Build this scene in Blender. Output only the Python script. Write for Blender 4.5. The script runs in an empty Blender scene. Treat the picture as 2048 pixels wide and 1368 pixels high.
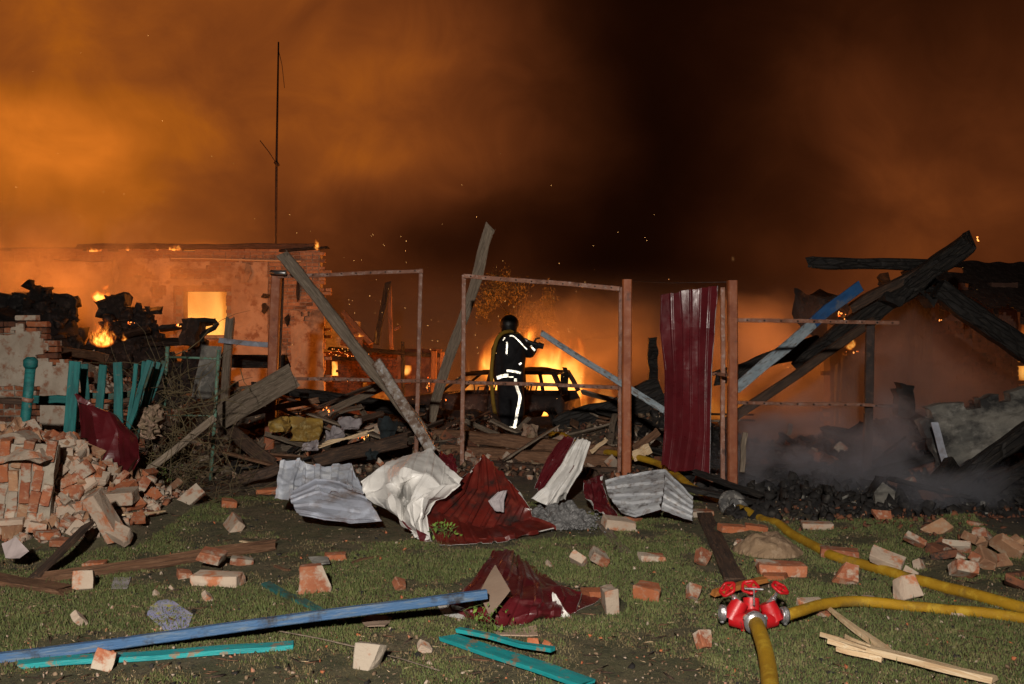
import bpy, bmesh, math, random
import numpy as np
from mathutils import Vector, Matrix, noise, Euler
from mathutils.bvhtree import BVHTree
random.seed(7); np.random.seed(7)
SC = bpy.context.scene
COL = SC.collection
F = 1991.0; CZ = 1.6; HY = 665.0
def P(px, py, Y): return Vector(((px-1024)/F*Y, Y, CZ-(py-HY)/F*Y))

# ------------------------------------------------------------------ camera
cam = bpy.data.cameras.new('camera'); camo = bpy.data.objects.new('camera', cam); COL.objects.link(camo)
camo.location = (0, 0, CZ); camo.rotation_euler = (math.radians(90), 0, 0)
cam.sensor_width = 36; cam.lens = 36*F/2048; cam.shift_y = (HY-684)/2048; cam.clip_end = 600; cam.clip_start = .05
SC.camera = camo
SC.view_settings.view_transform = 'Standard'; SC.view_settings.look = 'None'
SC.view_settings.exposure = 0; SC.view_settings.gamma = 1; SC.view_settings.use_curve_mapping = False
SC.render.engine = 'CYCLES'
cy = SC.cycles
cy.use_denoising = True; cy.denoiser = 'OPENIMAGEDENOISE'
cy.max_bounces = 5; cy.diffuse_bounces = 2; cy.glossy_bounces = 2; cy.transmission_bounces = 2
cy.volume_bounces = 1; cy.transparent_max_bounces = 8
cy.use_adaptive_sampling = True; cy.adaptive_threshold = .02
cy.volume_step_rate = 1.0; cy.volume_max_steps = 128
cy.sample_clamp_indirect = 4

# ------------------------------------------------------------------ world: night sky with smoke lit from below by the fires
W = bpy.data.worlds.new('World'); SC.world = W; W.use_nodes = True
nt = W.node_tree; nt.nodes.clear()
def N(t, typ, **kw):
    n = t.nodes.new(typ)
    for k, v in kw.items():
        if k in n.inputs.keys() if hasattr(n.inputs, 'keys') else False: n.inputs[k].default_value = v
        else: setattr(n, k, v)
    return n
class NB:
    """small node-graph writer"""
    def __init__(s, t): s.t = t
    def _in(s, n, i, v):
        if v is None: return
        if isinstance(v, bpy.types.NodeSocket): s.t.links.new(v, n.inputs[i])
        else: n.inputs[i].default_value = v
    def m(s, op, a, b=None, c=None, clamp=False):
        n = s.t.nodes.new('ShaderNodeMath'); n.operation = op; n.use_clamp = clamp
        s._in(n, 0, a); s._in(n, 1, b); s._in(n, 2, c); return n.outputs[0]
    def v(s, op, a, b=None, out=0):
        n = s.t.nodes.new('ShaderNodeVectorMath'); n.operation = op
        s._in(n, 0, a); s._in(n, 1, b); return n.outputs[out]
    def scale(s, a, f):
        n = s.t.nodes.new('ShaderNodeVectorMath'); n.operation = 'SCALE'; s._in(n, 0, a); s._in(n, 3, f); return n.outputs[0]
    def noise(s, vec, sc=1, det=3, rough=.5, dist=0, color=False):
        n = s.t.nodes.new('ShaderNodeTexNoise'); s._in(n, 'Vector', vec)
        s._in(n, 'Scale', sc); s._in(n, 'Detail', det); s._in(n, 'Roughness', rough); s._in(n, 'Distortion', dist)
        return n.outputs['Color' if color else 'Fac']
    def vor(s, vec, sc=1, feature='F1', out='Distance'):
        n = s.t.nodes.new('ShaderNodeTexVoronoi'); n.feature = feature; s._in(n, 'Vector', vec); s._in(n, 'Scale', sc); return n.outputs[out]
    def mr(s, v, a, b, c=0., d=1., smooth=False):
        n = s.t.nodes.new('ShaderNodeMapRange'); n.clamp = True
        if smooth: n.interpolation_type = 'SMOOTHSTEP'
        for i, x in enumerate((v, a, b, c, d)): s._in(n, i, x)
        return n.outputs[0]
    def mix(s, f, a, b, mode='MIX'):
        n = s.t.nodes.new('ShaderNodeMix'); n.data_type = 'RGBA'; n.blend_type = mode
        s._in(n, 0, f)
        for i, x in ((6, a), (7, b)):
            if isinstance(x, tuple): x = (*x, 1) if len(x) == 3 else x
            s._in(n, i, x)
        return n.outputs[2]
    def ramp(s, f, stops):
        n = s.t.nodes.new('ShaderNodeValToRGB'); s._in(n, 0, f)
        e = n.color_ramp.elements
        while len(e) < len(stops): e.new(.5)
        for k, (p, c) in zip(e, stops): k.position = p; k.color = (*c, 1)
        return n.outputs[0]
b = NB(nt)
tc = nt.nodes.new('ShaderNodeTexCoord').outputs['Generated']
d = b.v('NORMALIZE', tc)
ds = b.v('MULTIPLY', d, (1, 1, 1.25))
warp = b.scale(b.v('SUBTRACT', b.noise(b.v('ADD', ds, (3.1, 0, 1.7)), 2.1, 3, .5, color=True), (.5, .5, .5)), .36)
dw = b.v('ADD', d, warp)
def lobe(px, py, sx, sz, amp):
    c = Vector(((px-1024)/F, 1, -(py-HY)/F)).normalized()
    k = b.v('MULTIPLY', b.v('SUBTRACT', dw, tuple(c)), (1/sx, 1/.9, 1/sz))
    l = b.v('LENGTH', k, out=1)
    return b.m('MULTIPLY', b.m('EXPONENT', b.m('MULTIPLY', b.m('MULTIPLY', l, l), -1)), amp)
lobes = [(-60, 420, .28, .15, .24), (260, 300, .22, .2, .145), (60, 200, .25, .2, .06), (600, 60, .2, .14, .045), (60, 60, .3, .2, .06), (850, 190, .14, .13, .08), (640, 420, .2, .12, .05),
         (1990, 470, .17, .12, .075), (1680, 150, .16, .17, .032), (1870, 330, .17, .12, .035)]
tot = None
for L in lobes:
    o = lobe(*L); tot = o if tot is None else b.m('ADD', tot, o)
det = b.noise(dw, 4.6, 4, .5)
fine = b.noise(b.v('MULTIPLY', d, (1, 1, 1.05)), 11, 6, .6, .8)
bil = b.m('ABSOLUTE', b.m('SUBTRACT', b.noise(b.v('ADD', dw, (2, 5, 1)), 5.2, 2, .5), .5))
mod = b.m('EXPONENT', b.m('ADD', b.m('ADD', b.m('MULTIPLY', b.m('SUBTRACT', det, .5), 2.3), b.m('MULTIPLY', b.m('SUBTRACT', fine, .5), 1.0)), b.m('MULTIPLY', b.m('SUBTRACT', bil, .1), 1.9)))
val = b.m('MULTIPLY', tot, mod)
# dark rolling smoke column in the middle
dk = lobe(1300, 340, .15, .4, 1.0)
val = b.m('MULTIPLY', val, b.m('SUBTRACT', 1.0, b.m('MULTIPLY', dk, .86)))
dk2 = lobe(860, 520, .15, .06, 1.0)
val = b.m('MULTIPLY', val, b.m('SUBTRACT', 1.0, b.m('MULTIPLY', dk2, .78)))
val = b.m('ADD', val, .0035)
colr = b.mix(b.mr(val, .0, .35), (1.0, .235, .07), (1.0, .252, .022))
em = nt.nodes.new('ShaderNodeVectorMath'); em.operation = 'SCALE'
nt.links.new(colr, em.inputs[0]); nt.links.new(val, em.inputs[3])
bgf = nt.nodes.new('ShaderNodeBackground'); nt.links.new(em.outputs[0], bgf.inputs[0]); bgf.inputs[1].default_value = 1.0
sky = nt.nodes.new('ShaderNodeTexSky'); sky.sky_type = 'NISHITA'; sky.sun_disc = False
sky.sun_elevation = math.radians(-8); sky.sun_rotation = math.radians(180)
bgs = nt.nodes.new('ShaderNodeBackground'); nt.links.new(sky.outputs[0], bgs.inputs[0]); bgs.inputs[1].default_value = .05
ad = nt.nodes.new('ShaderNodeAddShader'); nt.links.new(bgf.outputs[0], ad.inputs[0]); nt.links.new(bgs.outputs[0], ad.inputs[1])
wo = nt.nodes.new('ShaderNodeOutputWorld'); nt.links.new(ad.outputs[0], wo.inputs[0])
W.cycles.sampling_method = 'AUTOMATIC'

# ------------------------------------------------------------------ the photographer's light (camera flash and scene lamp of the fire engine) and the fires' own light
def lamp(name, typ, loc, power, col, size, rot=None, **kw):
    l = bpy.data.lights.new(name, typ); o = bpy.data.objects.new(name, l); COL.objects.link(o)
    o.location = loc; l.energy = power; l.color = col
    if typ in ('POINT', 'SPOT'): l.shadow_soft_size = size
    if rot is not None: o.rotation_euler = rot
    for k, v in kw.items(): setattr(l, k, v)
    return o
FLASH = lamp('scene_lamp', 'SPOT', (-.7, -3.2, 3.9), 5200, (1, .90, .80), .14, (math.radians(71.5), 0, math.radians(1)), spot_size=math.radians(80), spot_blend=1.0)
FC = (1, .25, .03)
FIRES = [  # px, py, Y, power, radius
    (300, 560, 18.3, 150, .6), (40, 560, 18.2, 260, .6), (205, 665, 15.2, 22, .2), (520, 640, 18.8, 60, .5),
    (408, 600, 23.3, 420, .8), (1060, 785, 23.0, 700, .9), (1200, 800, 23.6, 280, .9), (1170, 800, 22.5, 160, .8), (960, 790, 22.5, 90, .6),
    (750, 780, 22, 70, .4), (670, 770, 26.6, 90, .3), (840, 740, 26.5, 90, .3),
    (1420, 800, 23, 260, 1.3), (1700, 800, 20, 120, 1.0), (1560, 600, 25, 160, 1.3), (2060, 740, 17.5, 70, .3), (1900, 700, 15.0, 14, .6),
    (600, 835, 13.4, 3, .1), (1530, 690, 18.5, 60, .4)]
for (px, py, Y, pw, r) in FIRES:
    lamp('fire_light', 'POINT', P(px, py, Y), pw, FC, r)

# ------------------------------------------------------------------ materials
MATS = {}
def mat(name, c1, c2=None, c3=None, scale=6, rough=.85, bump=.3, bscale=40, metal=0, th=(.4, .62), stretch=None, crackle=0, grime=None, gth=(.5, .7), gscale=3, spec=.4, rand=.15, ao=None):
    if name in MATS: return MATS[name]
    m = bpy.data.materials.new(name); m.use_nodes = True; t = m.node_tree; bs = t.nodes['Principled BSDF']; q = NB(t)
    co = t.nodes.new('ShaderNodeTexCoord').outputs['Object']; oi = t.nodes.new('ShaderNodeObjectInfo').outputs['Random']
    off = q.v('SCALE', (17., 9., 13.)); off.node.inputs[3].default_value = 1; q._in(off.node, 3, oi)
    p = q.v('ADD', co, off)
    ps = q.v('MULTIPLY', p, stretch) if stretch else p
    f = q.mr(q.noise(ps, scale, 5, .6), th[0], th[1])
    c = q.mix(f, c1, c2 or tuple(x*.7 for x in c1))
    if c3: c = q.mix(q.mr(q.noise(q.v('ADD', ps, (5, 5, 5)), scale*2.3, 5, .65), .52, .64), c, c3)
    if grime: c = q.mix(q.mr(q.noise(q.v('ADD', p, (9, 2, 5)), gscale, 5, .65), gth[0], gth[1]), c, grime)
    if rand:
        c = q.mix(1.0, c, q.ramp(oi, [(0, (1-rand,)*3), (1, (1+rand,)*3)]), 'MULTIPLY')
    t.links.new(c, bs.inputs['Base Color'])
    h = q.noise(ps, bscale, 5, .65)
    if crackle:
        h = q.m('ADD', h, q.m('MULTIPLY', q.mr(q.vor(ps, crackle, 'DISTANCE_TO_EDGE'), 0, .12), 1.5))
    bp = t.nodes.new('ShaderNodeBump'); bp.inputs['Strength'].default_value = bump; bp.inputs['Distance'].default_value = .012
    t.links.new(h, bp.inputs['Height']); t.links.new(bp.outputs[0], bs.inputs['Normal'])
    t.links.new(q.mr(q.noise(p, bscale*.4, 3, .6), .3, .7, rough-.12, min(1, rough+.1)), bs.inputs['Roughness'])
    bs.inputs['Metallic'].default_value = metal; bs.inputs['Specular IOR Level'].default_value = spec
    MATS[name] = m; return m
clay = mat('clay', (.34, .125, .06), (.25, .08, .04), (.36, .21, .135), 9, .9, .5, 60, grime=(.40, .34, .27), gth=(.5, .58), gscale=5, rand=.25)
clay_pale = mat('clay_pale', (.44, .36, .28), (.38, .29, .22), (.40, .15, .07), 5, .9, .5, 50, rand=.2)
clay_bare = mat('clay_bare', (.38, .125, .05), (.30, .09, .038), (.35, .19, .12), 8, .9, .45, 60, grime=(.40, .34, .27), gth=(.62, .68), gscale=5, rand=.2)
clay_soot = mat('clay_soot', (.20, .075, .035), (.10, .04, .025), (.03, .025, .02), 6, .9, .5, 50, rand=.3)
plaster = mat('plaster', (.42, .36, .29), (.33, .27, .21), (.25, .12, .07), 3, .92, .5, 22, grime=(.06, .05, .045), gth=(.6, .75), gscale=1.3)
plaster_fire = mat('plaster_fire', (.40, .30, .21), (.30, .21, .14), (.22, .12, .07), 2, .92, .6, 14, grime=(.05, .035, .03), gth=(.57, .7), gscale=.9)
mortar = mat('mortar', (.33, .29, .23), (.22, .18, .14), None, 10, .95, .6, 40)
plaster_grey = mat('plaster_grey', (.24, .23, .20), (.12, .12, .11), (.30, .29, .26), 3, .93, .6, 18, grime=(.035, .035, .035), gth=(.5, .64), gscale=2.2)
wood_grey = mat('wood_grey', (.20, .155, .115), (.11, .085, .06), (.28, .23, .17), 3, .8, .6, 14, stretch=(1, 14, 14))
wood_dark = mat('wood_dark', (.075, .045, .03), (.03, .02, .015), (.13, .075, .045), 3, .8, .7, 14, stretch=(1, 14, 14))
wood_brown = mat('wood_brown', (.17, .085, .045), (.08, .04, .022), (.25, .14, .08), 3, .75, .6, 14, stretch=(1, 14, 14))
wood_fresh = mat('wood_fresh', (.62, .47, .29), (.5, .34, .19), (.70, .58, .40), 3, .7, .5, 16, stretch=(1, 16, 16))
wood_orange = mat('wood_orange', (.50, .20, .05), (.36, .13, .03), None, 3, .6, .4, 16, stretch=(1, 16, 16))
char = mat('char', (.014, .012, .010), (.006, .005, .005), (.035, .028, .022), 4, .75, .7, 12, stretch=(1, 5, 5), crackle=3.5, spec=.4)
soot = mat('soot', (.02, .018, .017), (.01, .009, .009), (.05, .045, .04), 4, .9, .8, 25)
teal = mat('teal_paint', (.012, .14, .135), (.008, .085, .085), None, 4, .6, .35, 20, stretch=(1, 8, 8), grime=(.16, .13, .09), gth=(.66, .72), gscale=9)
teal_bright = mat('teal_bright', (.015, .28, .29), (.01, .20, .22), None, 4, .5, .35, 20, stretch=(1, 8, 8), grime=(.2, .16, .11), gth=(.54, .60), gscale=11)
teal_dirty = mat('teal_dirty', (.02, .17, .17), (.02, .10, .10), (.10, .10, .07), 6, .7, .4, 20, stretch=(1, 6, 6), grime=(.05, .06, .03), gth=(.48, .66), gscale=7)
green_rod = mat('green_rod', (.13, .26, .19), (.08, .16, .12), (.15, .07, .03), 14, .6, .4, 30)
blue_paint = mat('blue_paint', (.03, .11, .28), (.02, .07, .19), None, 3, .5, .3, 20, stretch=(1, 5, 5), grime=(.15, .16, .17), gth=(.55, .75), gscale=5)
blue_worn = mat('blue_worn', (.30, .36, .40), (.20, .26, .30), (.10, .07, .05), 6, .55, .4, 20, stretch=(1, 4, 4), grime=(.15, .09, .06), gth=(.6, .7), gscale=12)
beam_blue = mat('beam_blue', (.05, .13, .28), (.06, .13, .24), (.14, .19, .25), 4, .6, .5, 16, stretch=(.7, 6, 6), grime=(.03, .03, .035), gth=(.56, .66), gscale=4)
rust_paint = mat('rust_paint', (.30, .088, .03), (.23, .06, .02), (.33, .12, .055), 6, .55, .3, 30, grime=(.09, .035, .02), gth=(.58, .72), gscale=6)
rust_rail = mat('rust_rail', (.27, .13, .085), (.20, .085, .05), (.34, .23, .19), 9, .6, .35, 30, grime=(.08, .035, .022), gth=(.56, .7), gscale=9)
rust_dark = mat('rust_dark', (.035, .02, .016), (.02, .014, .012), (.07, .04, .028), 8, .7, .4, 30)
maroon = mat('maroon_paint', (.105, .011, .015), (.075, .008, .011), None, 3, .34, .15, 25, grime=(.15, .05, .05), gth=(.62, .8), gscale=6, spec=.5)
maroon_burnt = mat('maroon_burnt', (.15, .018, .012), (.10, .012, .009), (.17, .03, .02), 3, .4, .2, 25, grime=(.03, .018, .016), gth=(.54, .66), gscale=2.6, spec=.5)
white_metal = mat('white_metal', (.74, .73, .70), (.64, .63, .60), (.78, .78, .76), 3, .42, .2, 20, grime=(.34, .30, .25), gth=(.62, .8), gscale=3.5, spec=.5)
grey_metal = mat('grey_metal', (.33, .36, .43), (.24, .25, .29), (.40, .44, .52), 3, .42, .25, 20, grime=(.16, .12, .10), gth=(.5, .7), gscale=4, spec=.5)
metal_bluish = mat('metal_bluish', (.46, .50, .57), (.36, .39, .45), (.55, .58, .62), 3, .42, .2, 20, grime=(.22, .19, .17), gth=(.56, .74), gscale=5, spec=.5)
strap_metal = mat('strap_metal', (.30, .27, .24), (.22, .17, .13), (.42, .42, .43), 9, .5, .5, 40, grime=(.12, .07, .045), gth=(.48, .6), gscale=11)
rib_metal = mat('rib_metal', (.50, .52, .54), (.40, .42, .45), (.30, .28, .27), 8, .42, .35, 50, grime=(.14, .13, .13), gth=(.52, .66), gscale=9, spec=.5)
galv = mat('galv', (.55, .55, .55), (.38, .38, .38), None, 14, .38, .2, 40, metal=.85)
alu = mat('alu', (.62, .62, .63), (.48, .48, .50), None, 10, .32, .15, 50, metal=.8, rand=.05)
red_paint = mat('red_paint', (.50, .010, .015), (.40, .009, .013), None, 14, .42, .15, 60, grime=(.12, .03, .025), gth=(.56, .7), gscale=16, spec=.5, rand=.03)
hose_y = mat('hose_yellow', (.40, .225, .007), (.30, .165, .006), (.44, .28, .02), 5, .75, .5, 120, grime=(.12, .085, .03), gth=(.55, .72), gscale=4, rand=.05)
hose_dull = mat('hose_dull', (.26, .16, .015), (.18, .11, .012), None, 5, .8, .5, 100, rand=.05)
suit = mat('suit', (.016, .016, .018), (.007, .007, .009), None, 8, .85, .5, 60, rand=.0, spec=.25)
helmetm = mat('helmet_black', (.008, .008, .008), (.005, .005, .005), None, 8, .5, .05, 60, rand=0)
carb = mat('burnt_car', (.085, .05, .04), (.03, .022, .02), (.20, .15, .12), 3.5, .75, .5, 12, grime=(.012, .01, .01), gth=(.45, .6), gscale=1.6)
carbon = mat('burnt_frame', (.02, .015, .013), (.01, .008, .008), None, 6, .8, .5, 20)
foam = mat('yellow_foam', (.34, .21, .04), (.22, .13, .03), (.40, .30, .12), 5, .95, .8, 12)
cloth_pale = mat('cloth_pale', (.40, .37, .38), (.28, .25, .27), None, 6, .95, .5, 30)
cloth_blue = mat('cloth_blue', (.30, .32, .62), (.42, .44, .58), (.50, .48, .12), 9, .6, .4, 30)
cloth_pink = mat('cloth_pink', (.40, .27, .20), (.26, .19, .12), (.12, .10, .05), 9, .95, .7, 40)
cardboard = mat('cardboard', (.37, .27, .20), (.31, .22, .16), None, 3, .9, .2, 30)
paper = mat('paper', (.55, .47, .46), (.44, .37, .36), None, 3, .9, .3, 20)
ashm = mat('ash', (.20, .20, .20), (.09, .09, .09), (.32, .32, .32), 20, .95, 1, 60)
rubber = mat('rubber', (.10, .095, .09), (.05, .05, .05), (.25, .24, .22), 9, .8, .5, 40)
dirtm = mat('dirt_clump', (.22, .15, .09), (.14, .09, .055), (.28, .20, .13), 6, .95, .8, 22)
twigm = mat('twig', (.115, .085, .04), (.07, .055, .03), None, 6, .85, .3, 20)
leafm = mat('leaf', (.10, .13, .03), (.06, .08, .02), None, 6, .7, .2, 20)
leaf_fire = mat('leaf_tree', (.16, .12, .04), (.09, .07, .025), None, 2, .7, .2, 20)
barkm = mat('bark', (.06, .045, .03), (.03, .025, .02), None, 6, .9, .6, 20)
roofm = mat('roof_sheet', (.05, .035, .03), (.025, .02, .018), (.10, .08, .07), 3, .6, .5, 14, stretch=(8, 1, 1))
slate = mat('dark_wall', (.13, .065, .045), (.08, .04, .03), (.17, .10, .07), 2.2, .95, .6, 12, grime=(.02, .018, .018), gth=(.5, .68), gscale=.8)

def retro():   # retro-reflective tape: sends light back where it came from, whoever looks
    m = bpy.data.materials.new('reflective_tape'); m.use_nodes = True; t = m.node_tree; t.nodes.clear()
    o = t.nodes.new('ShaderNodeOutputMaterial'); g = t.nodes.new('ShaderNodeBsdfGlossy'); df = t.nodes.new('ShaderNodeBsdfDiffuse')
    df.inputs[0].default_value = (.55, .55, .5, 1)
    ge = t.nodes.new('ShaderNodeNewGeometry'); t.links.new(ge.outputs['Incoming'], g.inputs['Normal'])
    g.inputs['Roughness'].default_value = .38; qq = NB(t); oc = t.nodes.new('ShaderNodeTexCoord').outputs['Object']; t.links.new(qq.mix(qq.mr(qq.noise(oc, 14, 4, .7), .42, .62), (.95, .95, .86), (.25, .24, .2)), g.inputs['Color'])
    mx = t.nodes.new('ShaderNodeMixShader'); mx.inputs[0].default_value = .85
    t.links.new(df.outputs[0], mx.inputs[1]); t.links.new(g.outputs[0], mx.inputs[2]); t.links.new(mx.outputs[0], o.inputs[0]); return m
tape = retro()
def emitter(name, col, st, col2=None):
    m = bpy.data.materials.new(name); m.use_nodes = True; t = m.node_tree; t.nodes.clear(); q = NB(t)
    o = t.nodes.new('ShaderNodeOutputMaterial'); e = t.nodes.new('ShaderNodeEmission'); t.links.new(e.outputs[0], o.inputs[0])
    co = t.nodes.new('ShaderNodeTexCoord').outputs['Object']
    t.links.new(q.mix(q.mr(q.noise(co, 9, 3), .35, .65), col, col2 or col), e.inputs[0]); e.inputs[1].default_value = st
    m.cycles.emission_sampling = 'NONE'; return m
ember = emitter('ember', (1, .45, .10), 2.6, (1, .10, .01)); spark_m = emitter('spark', (1, .5, .15), 4)

def smoke_mat(name, dens, col, scl, size, nscale=.5, th=(.42, .68), det=4, aniso=.2, step=1.0, lift=0, absorb=.25, soft=.0):
    m = bpy.data.materials.new(name); m.use_nodes = True; t = m.node_tree; t.nodes.clear(); q = NB(t)
    o = t.nodes.new('ShaderNodeOutputMaterial'); pv = t.nodes.new('ShaderNodeVolumePrincipled'); t.links.new(pv.outputs[0], o.inputs['Volume'])
    co = t.nodes.new('ShaderNodeTexCoord').outputs['Object']
    w = q.v('MULTIPLY', co, tuple(size))
    l = q.v('LENGTH', co, out=1)
    fall = q.mr(l, 1., .35, 0, 1, True)
    n = q.noise(q.v('ADD', w, (scl, scl*2, 0)), nscale, det, .55, .6)
    n = q.m('ADD', n, q.m('MULTIPLY', q.m('SUBTRACT', fall, 1), .25))
    dn = q.m('MULTIPLY', q.mr(n, th[0], th[1], soft, 1), q.m('MULTIPLY', fall, dens))
    t.links.new(dn, pv.inputs['Density']); pv.inputs['Color'].default_value = (*col, 1)
    pv.inputs['Anisotropy'].default_value = aniso
    try: m.cycles.volume_step_rate = step
    except Exception: pass
    return m
def flame_mat(name, size, freq, strength, seed, step=.5, bias=0., hot=.5, zst=.38, dens=1.):
    m = bpy.data.materials.new(name); m.use_nodes = True; t = m.node_tree; t.nodes.clear(); q = NB(t)
    o = t.nodes.new('ShaderNodeOutputMaterial'); e = t.nodes.new('ShaderNodeEmission'); t.links.new(e.outputs[0], o.inputs['Volume'])
    co = t.nodes.new('ShaderNodeTexCoord').outputs['Object']
    sp = t.nodes.new('ShaderNodeSeparateXYZ'); t.links.new(co, sp.inputs[0])
    h = q.m('MULTIPLY_ADD', sp.outputs[2], .5, .5)
    w = q.v('ADD', q.v('MULTIPLY', co, (size[0], size[1], size[2]*zst)), (seed*3.7, seed*1.3, seed*.7))
    n = q.noise(w, freq, 4, .55, .9)
    cx = q.v('MULTIPLY', co, (1, 1, 0)); r = q.v('LENGTH', cx, out=1)
    env = q.m('SUBTRACT', q.m('SUBTRACT', .92+bias, q.m('MULTIPLY', h, .72)), q.m('MULTIPLY', q.m('MULTIPLY', r, r), .6))
    v = q.m('ADD', q.m('MULTIPLY', q.m('SUBTRACT', n, .5), 2.6), env)
    edge = q.mr(q.v('LENGTH', co, out=1), 1., .8)
    f = q.m('MULTIPLY', q.mr(v, .5, .95, 0, 1), edge)
    c = q.ramp(f, [(0, (1, .10, .005)), (.3, (1, .2, .015)), (.75, (1, .34, .04)), (1, (1, .48, .10))])
    t.links.new(c, e.inputs[0]); t.links.new(q.m('MULTIPLY', q.m('POWER', f, 1.3), strength), e.inputs[1])
    try: m.cycles.volume_step_rate = step
    except Exception: pass
    return m

# ------------------------------------------------------------------ object helpers
def tag(o, label=None, cat=None, group=None, kind=None):
    for k, v in (('label', label), ('category', cat), ('group', group), ('kind', kind)):
        if v: o[k] = v
    return o
def link(name, me, m=None, parent=None, mw=None):
    if m is not None:
        for x in (m if isinstance(m, (list, tuple)) else [m]):
            if x.name not in [k.name for k in me.materials if k]: me.materials.append(x)
    o = bpy.data.objects.new(name, me); COL.objects.link(o)
    if mw is not None: o.matrix_world = mw
    if parent is not None:
        o.parent = parent; o.matrix_parent_inverse = Matrix.Identity(4)
        if mw is not None: o.matrix_basis = PW[parent.name].inverted() @ mw if parent.name in PW else mw
    PW[o.name] = mw if mw is not None else (PW[parent.name] if parent is not None and parent.name in PW else Matrix.Identity(4))
    return o
PW = {}
def thing(name, loc, label, cat, group=None, rotz=0):
    o = bpy.data.objects.new(name, None); COL.objects.link(o); o.empty_display_size = .1
    mw = Matrix.Translation(loc) @ Matrix.Rotation(rotz, 4, 'Z'); o.matrix_world = mw; PW[o.name] = mw
    return tag(o, label, cat, group)
def meshdata(name, vs, fs, smooth=False):
    me = bpy.data.meshes.new(name); me.from_pydata([tuple(v) for v in vs], [], fs); me.update()
    if smooth: me.polygons.foreach_set('use_smooth', [True]*len(me.polygons))
    return me
def bm_mesh(name, bm, smooth=False):
    me = bpy.data.meshes.new(name); bm.normal_update(); bm.to_mesh(me); bm.free()
    if smooth: me.polygons.foreach_set('use_smooth', [True]*len(me.polygons))
    return me
def frame_mat(p0, p1, up=Vector((0, 0, 1)), roll=0):
    x = (p1-p0).normalized(); y = up.cross(x)
    if y.length < 1e-3: y = Vector((0, 1, 0)).cross(x)
    y.normalize(); z = x.cross(y)
    M = Matrix((x, y, z)).transposed().to_4x4(); M = Matrix.Translation(p0) @ M @ Matrix.Rotation(roll, 4, 'X'); return M
def board_mesh(L, w, t, seg=None, rag=(.5, .5), warp=.01, jit=.04, bev=.0, rnd=None, twist=0, bow=0):
    """a board along +X, w wide (Y), t thick (Z)"""
    rnd = rnd or random
    seg = seg or max(3, int(L/.25)); bm = bmesh.new(); K = 8 if min(w, t) > .02 else 4
    c = .12*min(w, t)
    if K == 8: sec = [(-w/2+c, -t/2), (w/2-c, -t/2), (w/2, -t/2+c), (w/2, t/2-c), (w/2-c, t/2), (-w/2+c, t/2), (-w/2, t/2-c), (-w/2, -t/2+c)]
    else: sec = [(-w/2, -t/2), (w/2, -t/2), (w/2, t/2), (-w/2, t/2)]
    rings = []; s0 = rnd.random()*99
    for i in range(seg+1):
        u = i/seg; r = []
        wz = noise.noise(Vector((u*2.3, s0, 0)))*warp*2 + bow*4*u*(1-u); wy = noise.noise(Vector((u*2.3, s0, 7)))*warp*2
        a = twist*u
        for (y, z) in sec:
            dx = 0
            if i == 0: dx = rnd.random()*w*rag[0]
            if i == seg: dx = -rnd.random()*w*rag[1]
            y2 = y*(1+noise.noise(Vector((u*L*3, y*9, s0)))*jit*2); z2 = z*(1+noise.noise(Vector((u*L*3, z*9, s0+3)))*jit*3)
            r.append(bm.verts.new((u*L+dx, y2*math.cos(a)-z2*math.sin(a)+wy, y2*math.sin(a)+z2*math.cos(a)+wz)))
        rings.append(r)
    for i in range(seg):
        for k in range(K): bm.faces.new((rings[i][k], rings[i][(k+1) % K], rings[i+1][(k+1) % K], rings[i+1][k]))
    bm.faces.new(rings[0][::-1]); bm.faces.new(rings[-1])
    bmesh.ops.recalc_face_normals(bm, faces=bm.faces)
    return bm_mesh('board', bm)
def board(name, p0, p1, w, t, m, label=None, cat=None, group=None, parent=None, roll=0, up=Vector((0, 0, 1)), **kw):
    me = board_mesh((p1-p0).length, w, t, **kw)
    o = link(name, me, m, parent, frame_mat(p0, p1, up, roll)); return tag(o, label, cat, group)
def tube_mesh(pts, r, K=8, closed=False, cap=True, name='tube'):
    pts = [Vector(p) for p in pts]; n = len(pts); rr = r if isinstance(r, (list, tuple)) else [r]*n
    vs = []; fs = []; pu = None
    for i, p in enumerate(pts):
        t = (pts[min(i+1, n-1)]-pts[max(i-1, 0)]) if not closed else (pts[(i+1) % n]-pts[i-1])
        t.normalize()
        u = (pu - t*pu.dot(t)) if pu is not None else (Vector((0, 0, 1)).cross(t) if abs(t.z) < .95 else Vector((1, 0, 0)).cross(t))
        u.normalize(); pu = u; v = t.cross(u)
        for k in range(K):
            a = 2*math.pi*k/K; vs.append(p+(u*math.cos(a)+v*math.sin(a))*rr[i])
    m = n if closed else n-1
    for i in range(m):
        for k in range(K):
            a, b2 = i*K+k, i*K+(k+1) % K; c, d2 = ((i+1) % n)*K+(k+1) % K, ((i+1) % n)*K+k
            fs.append((a, b2, c, d2))
    if cap and not closed: fs.append(tuple(range(K))[::-1]); fs.append(tuple((n-1)*K+k for k in range(K)))
    return meshdata(name, vs, fs, True)
def smooth_path(pts, sub=8):
    pts = [Vector(p) for p in pts]; out = []
    for i in range(len(pts)-1):
        p0, p1, p2, p3 = pts[max(i-1, 0)], pts[i], pts[i+1], pts[min(i+2, len(pts)-1)]
        for k in range(sub):
            t = k/sub; out.append(.5*((2*p1)+(p2-p0)*t+(2*p0-5*p1+4*p2-p3)*t*t+(3*p1-p0-3*p2+p3)*t**3))
    out.append(pts[-1]); return out
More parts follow.
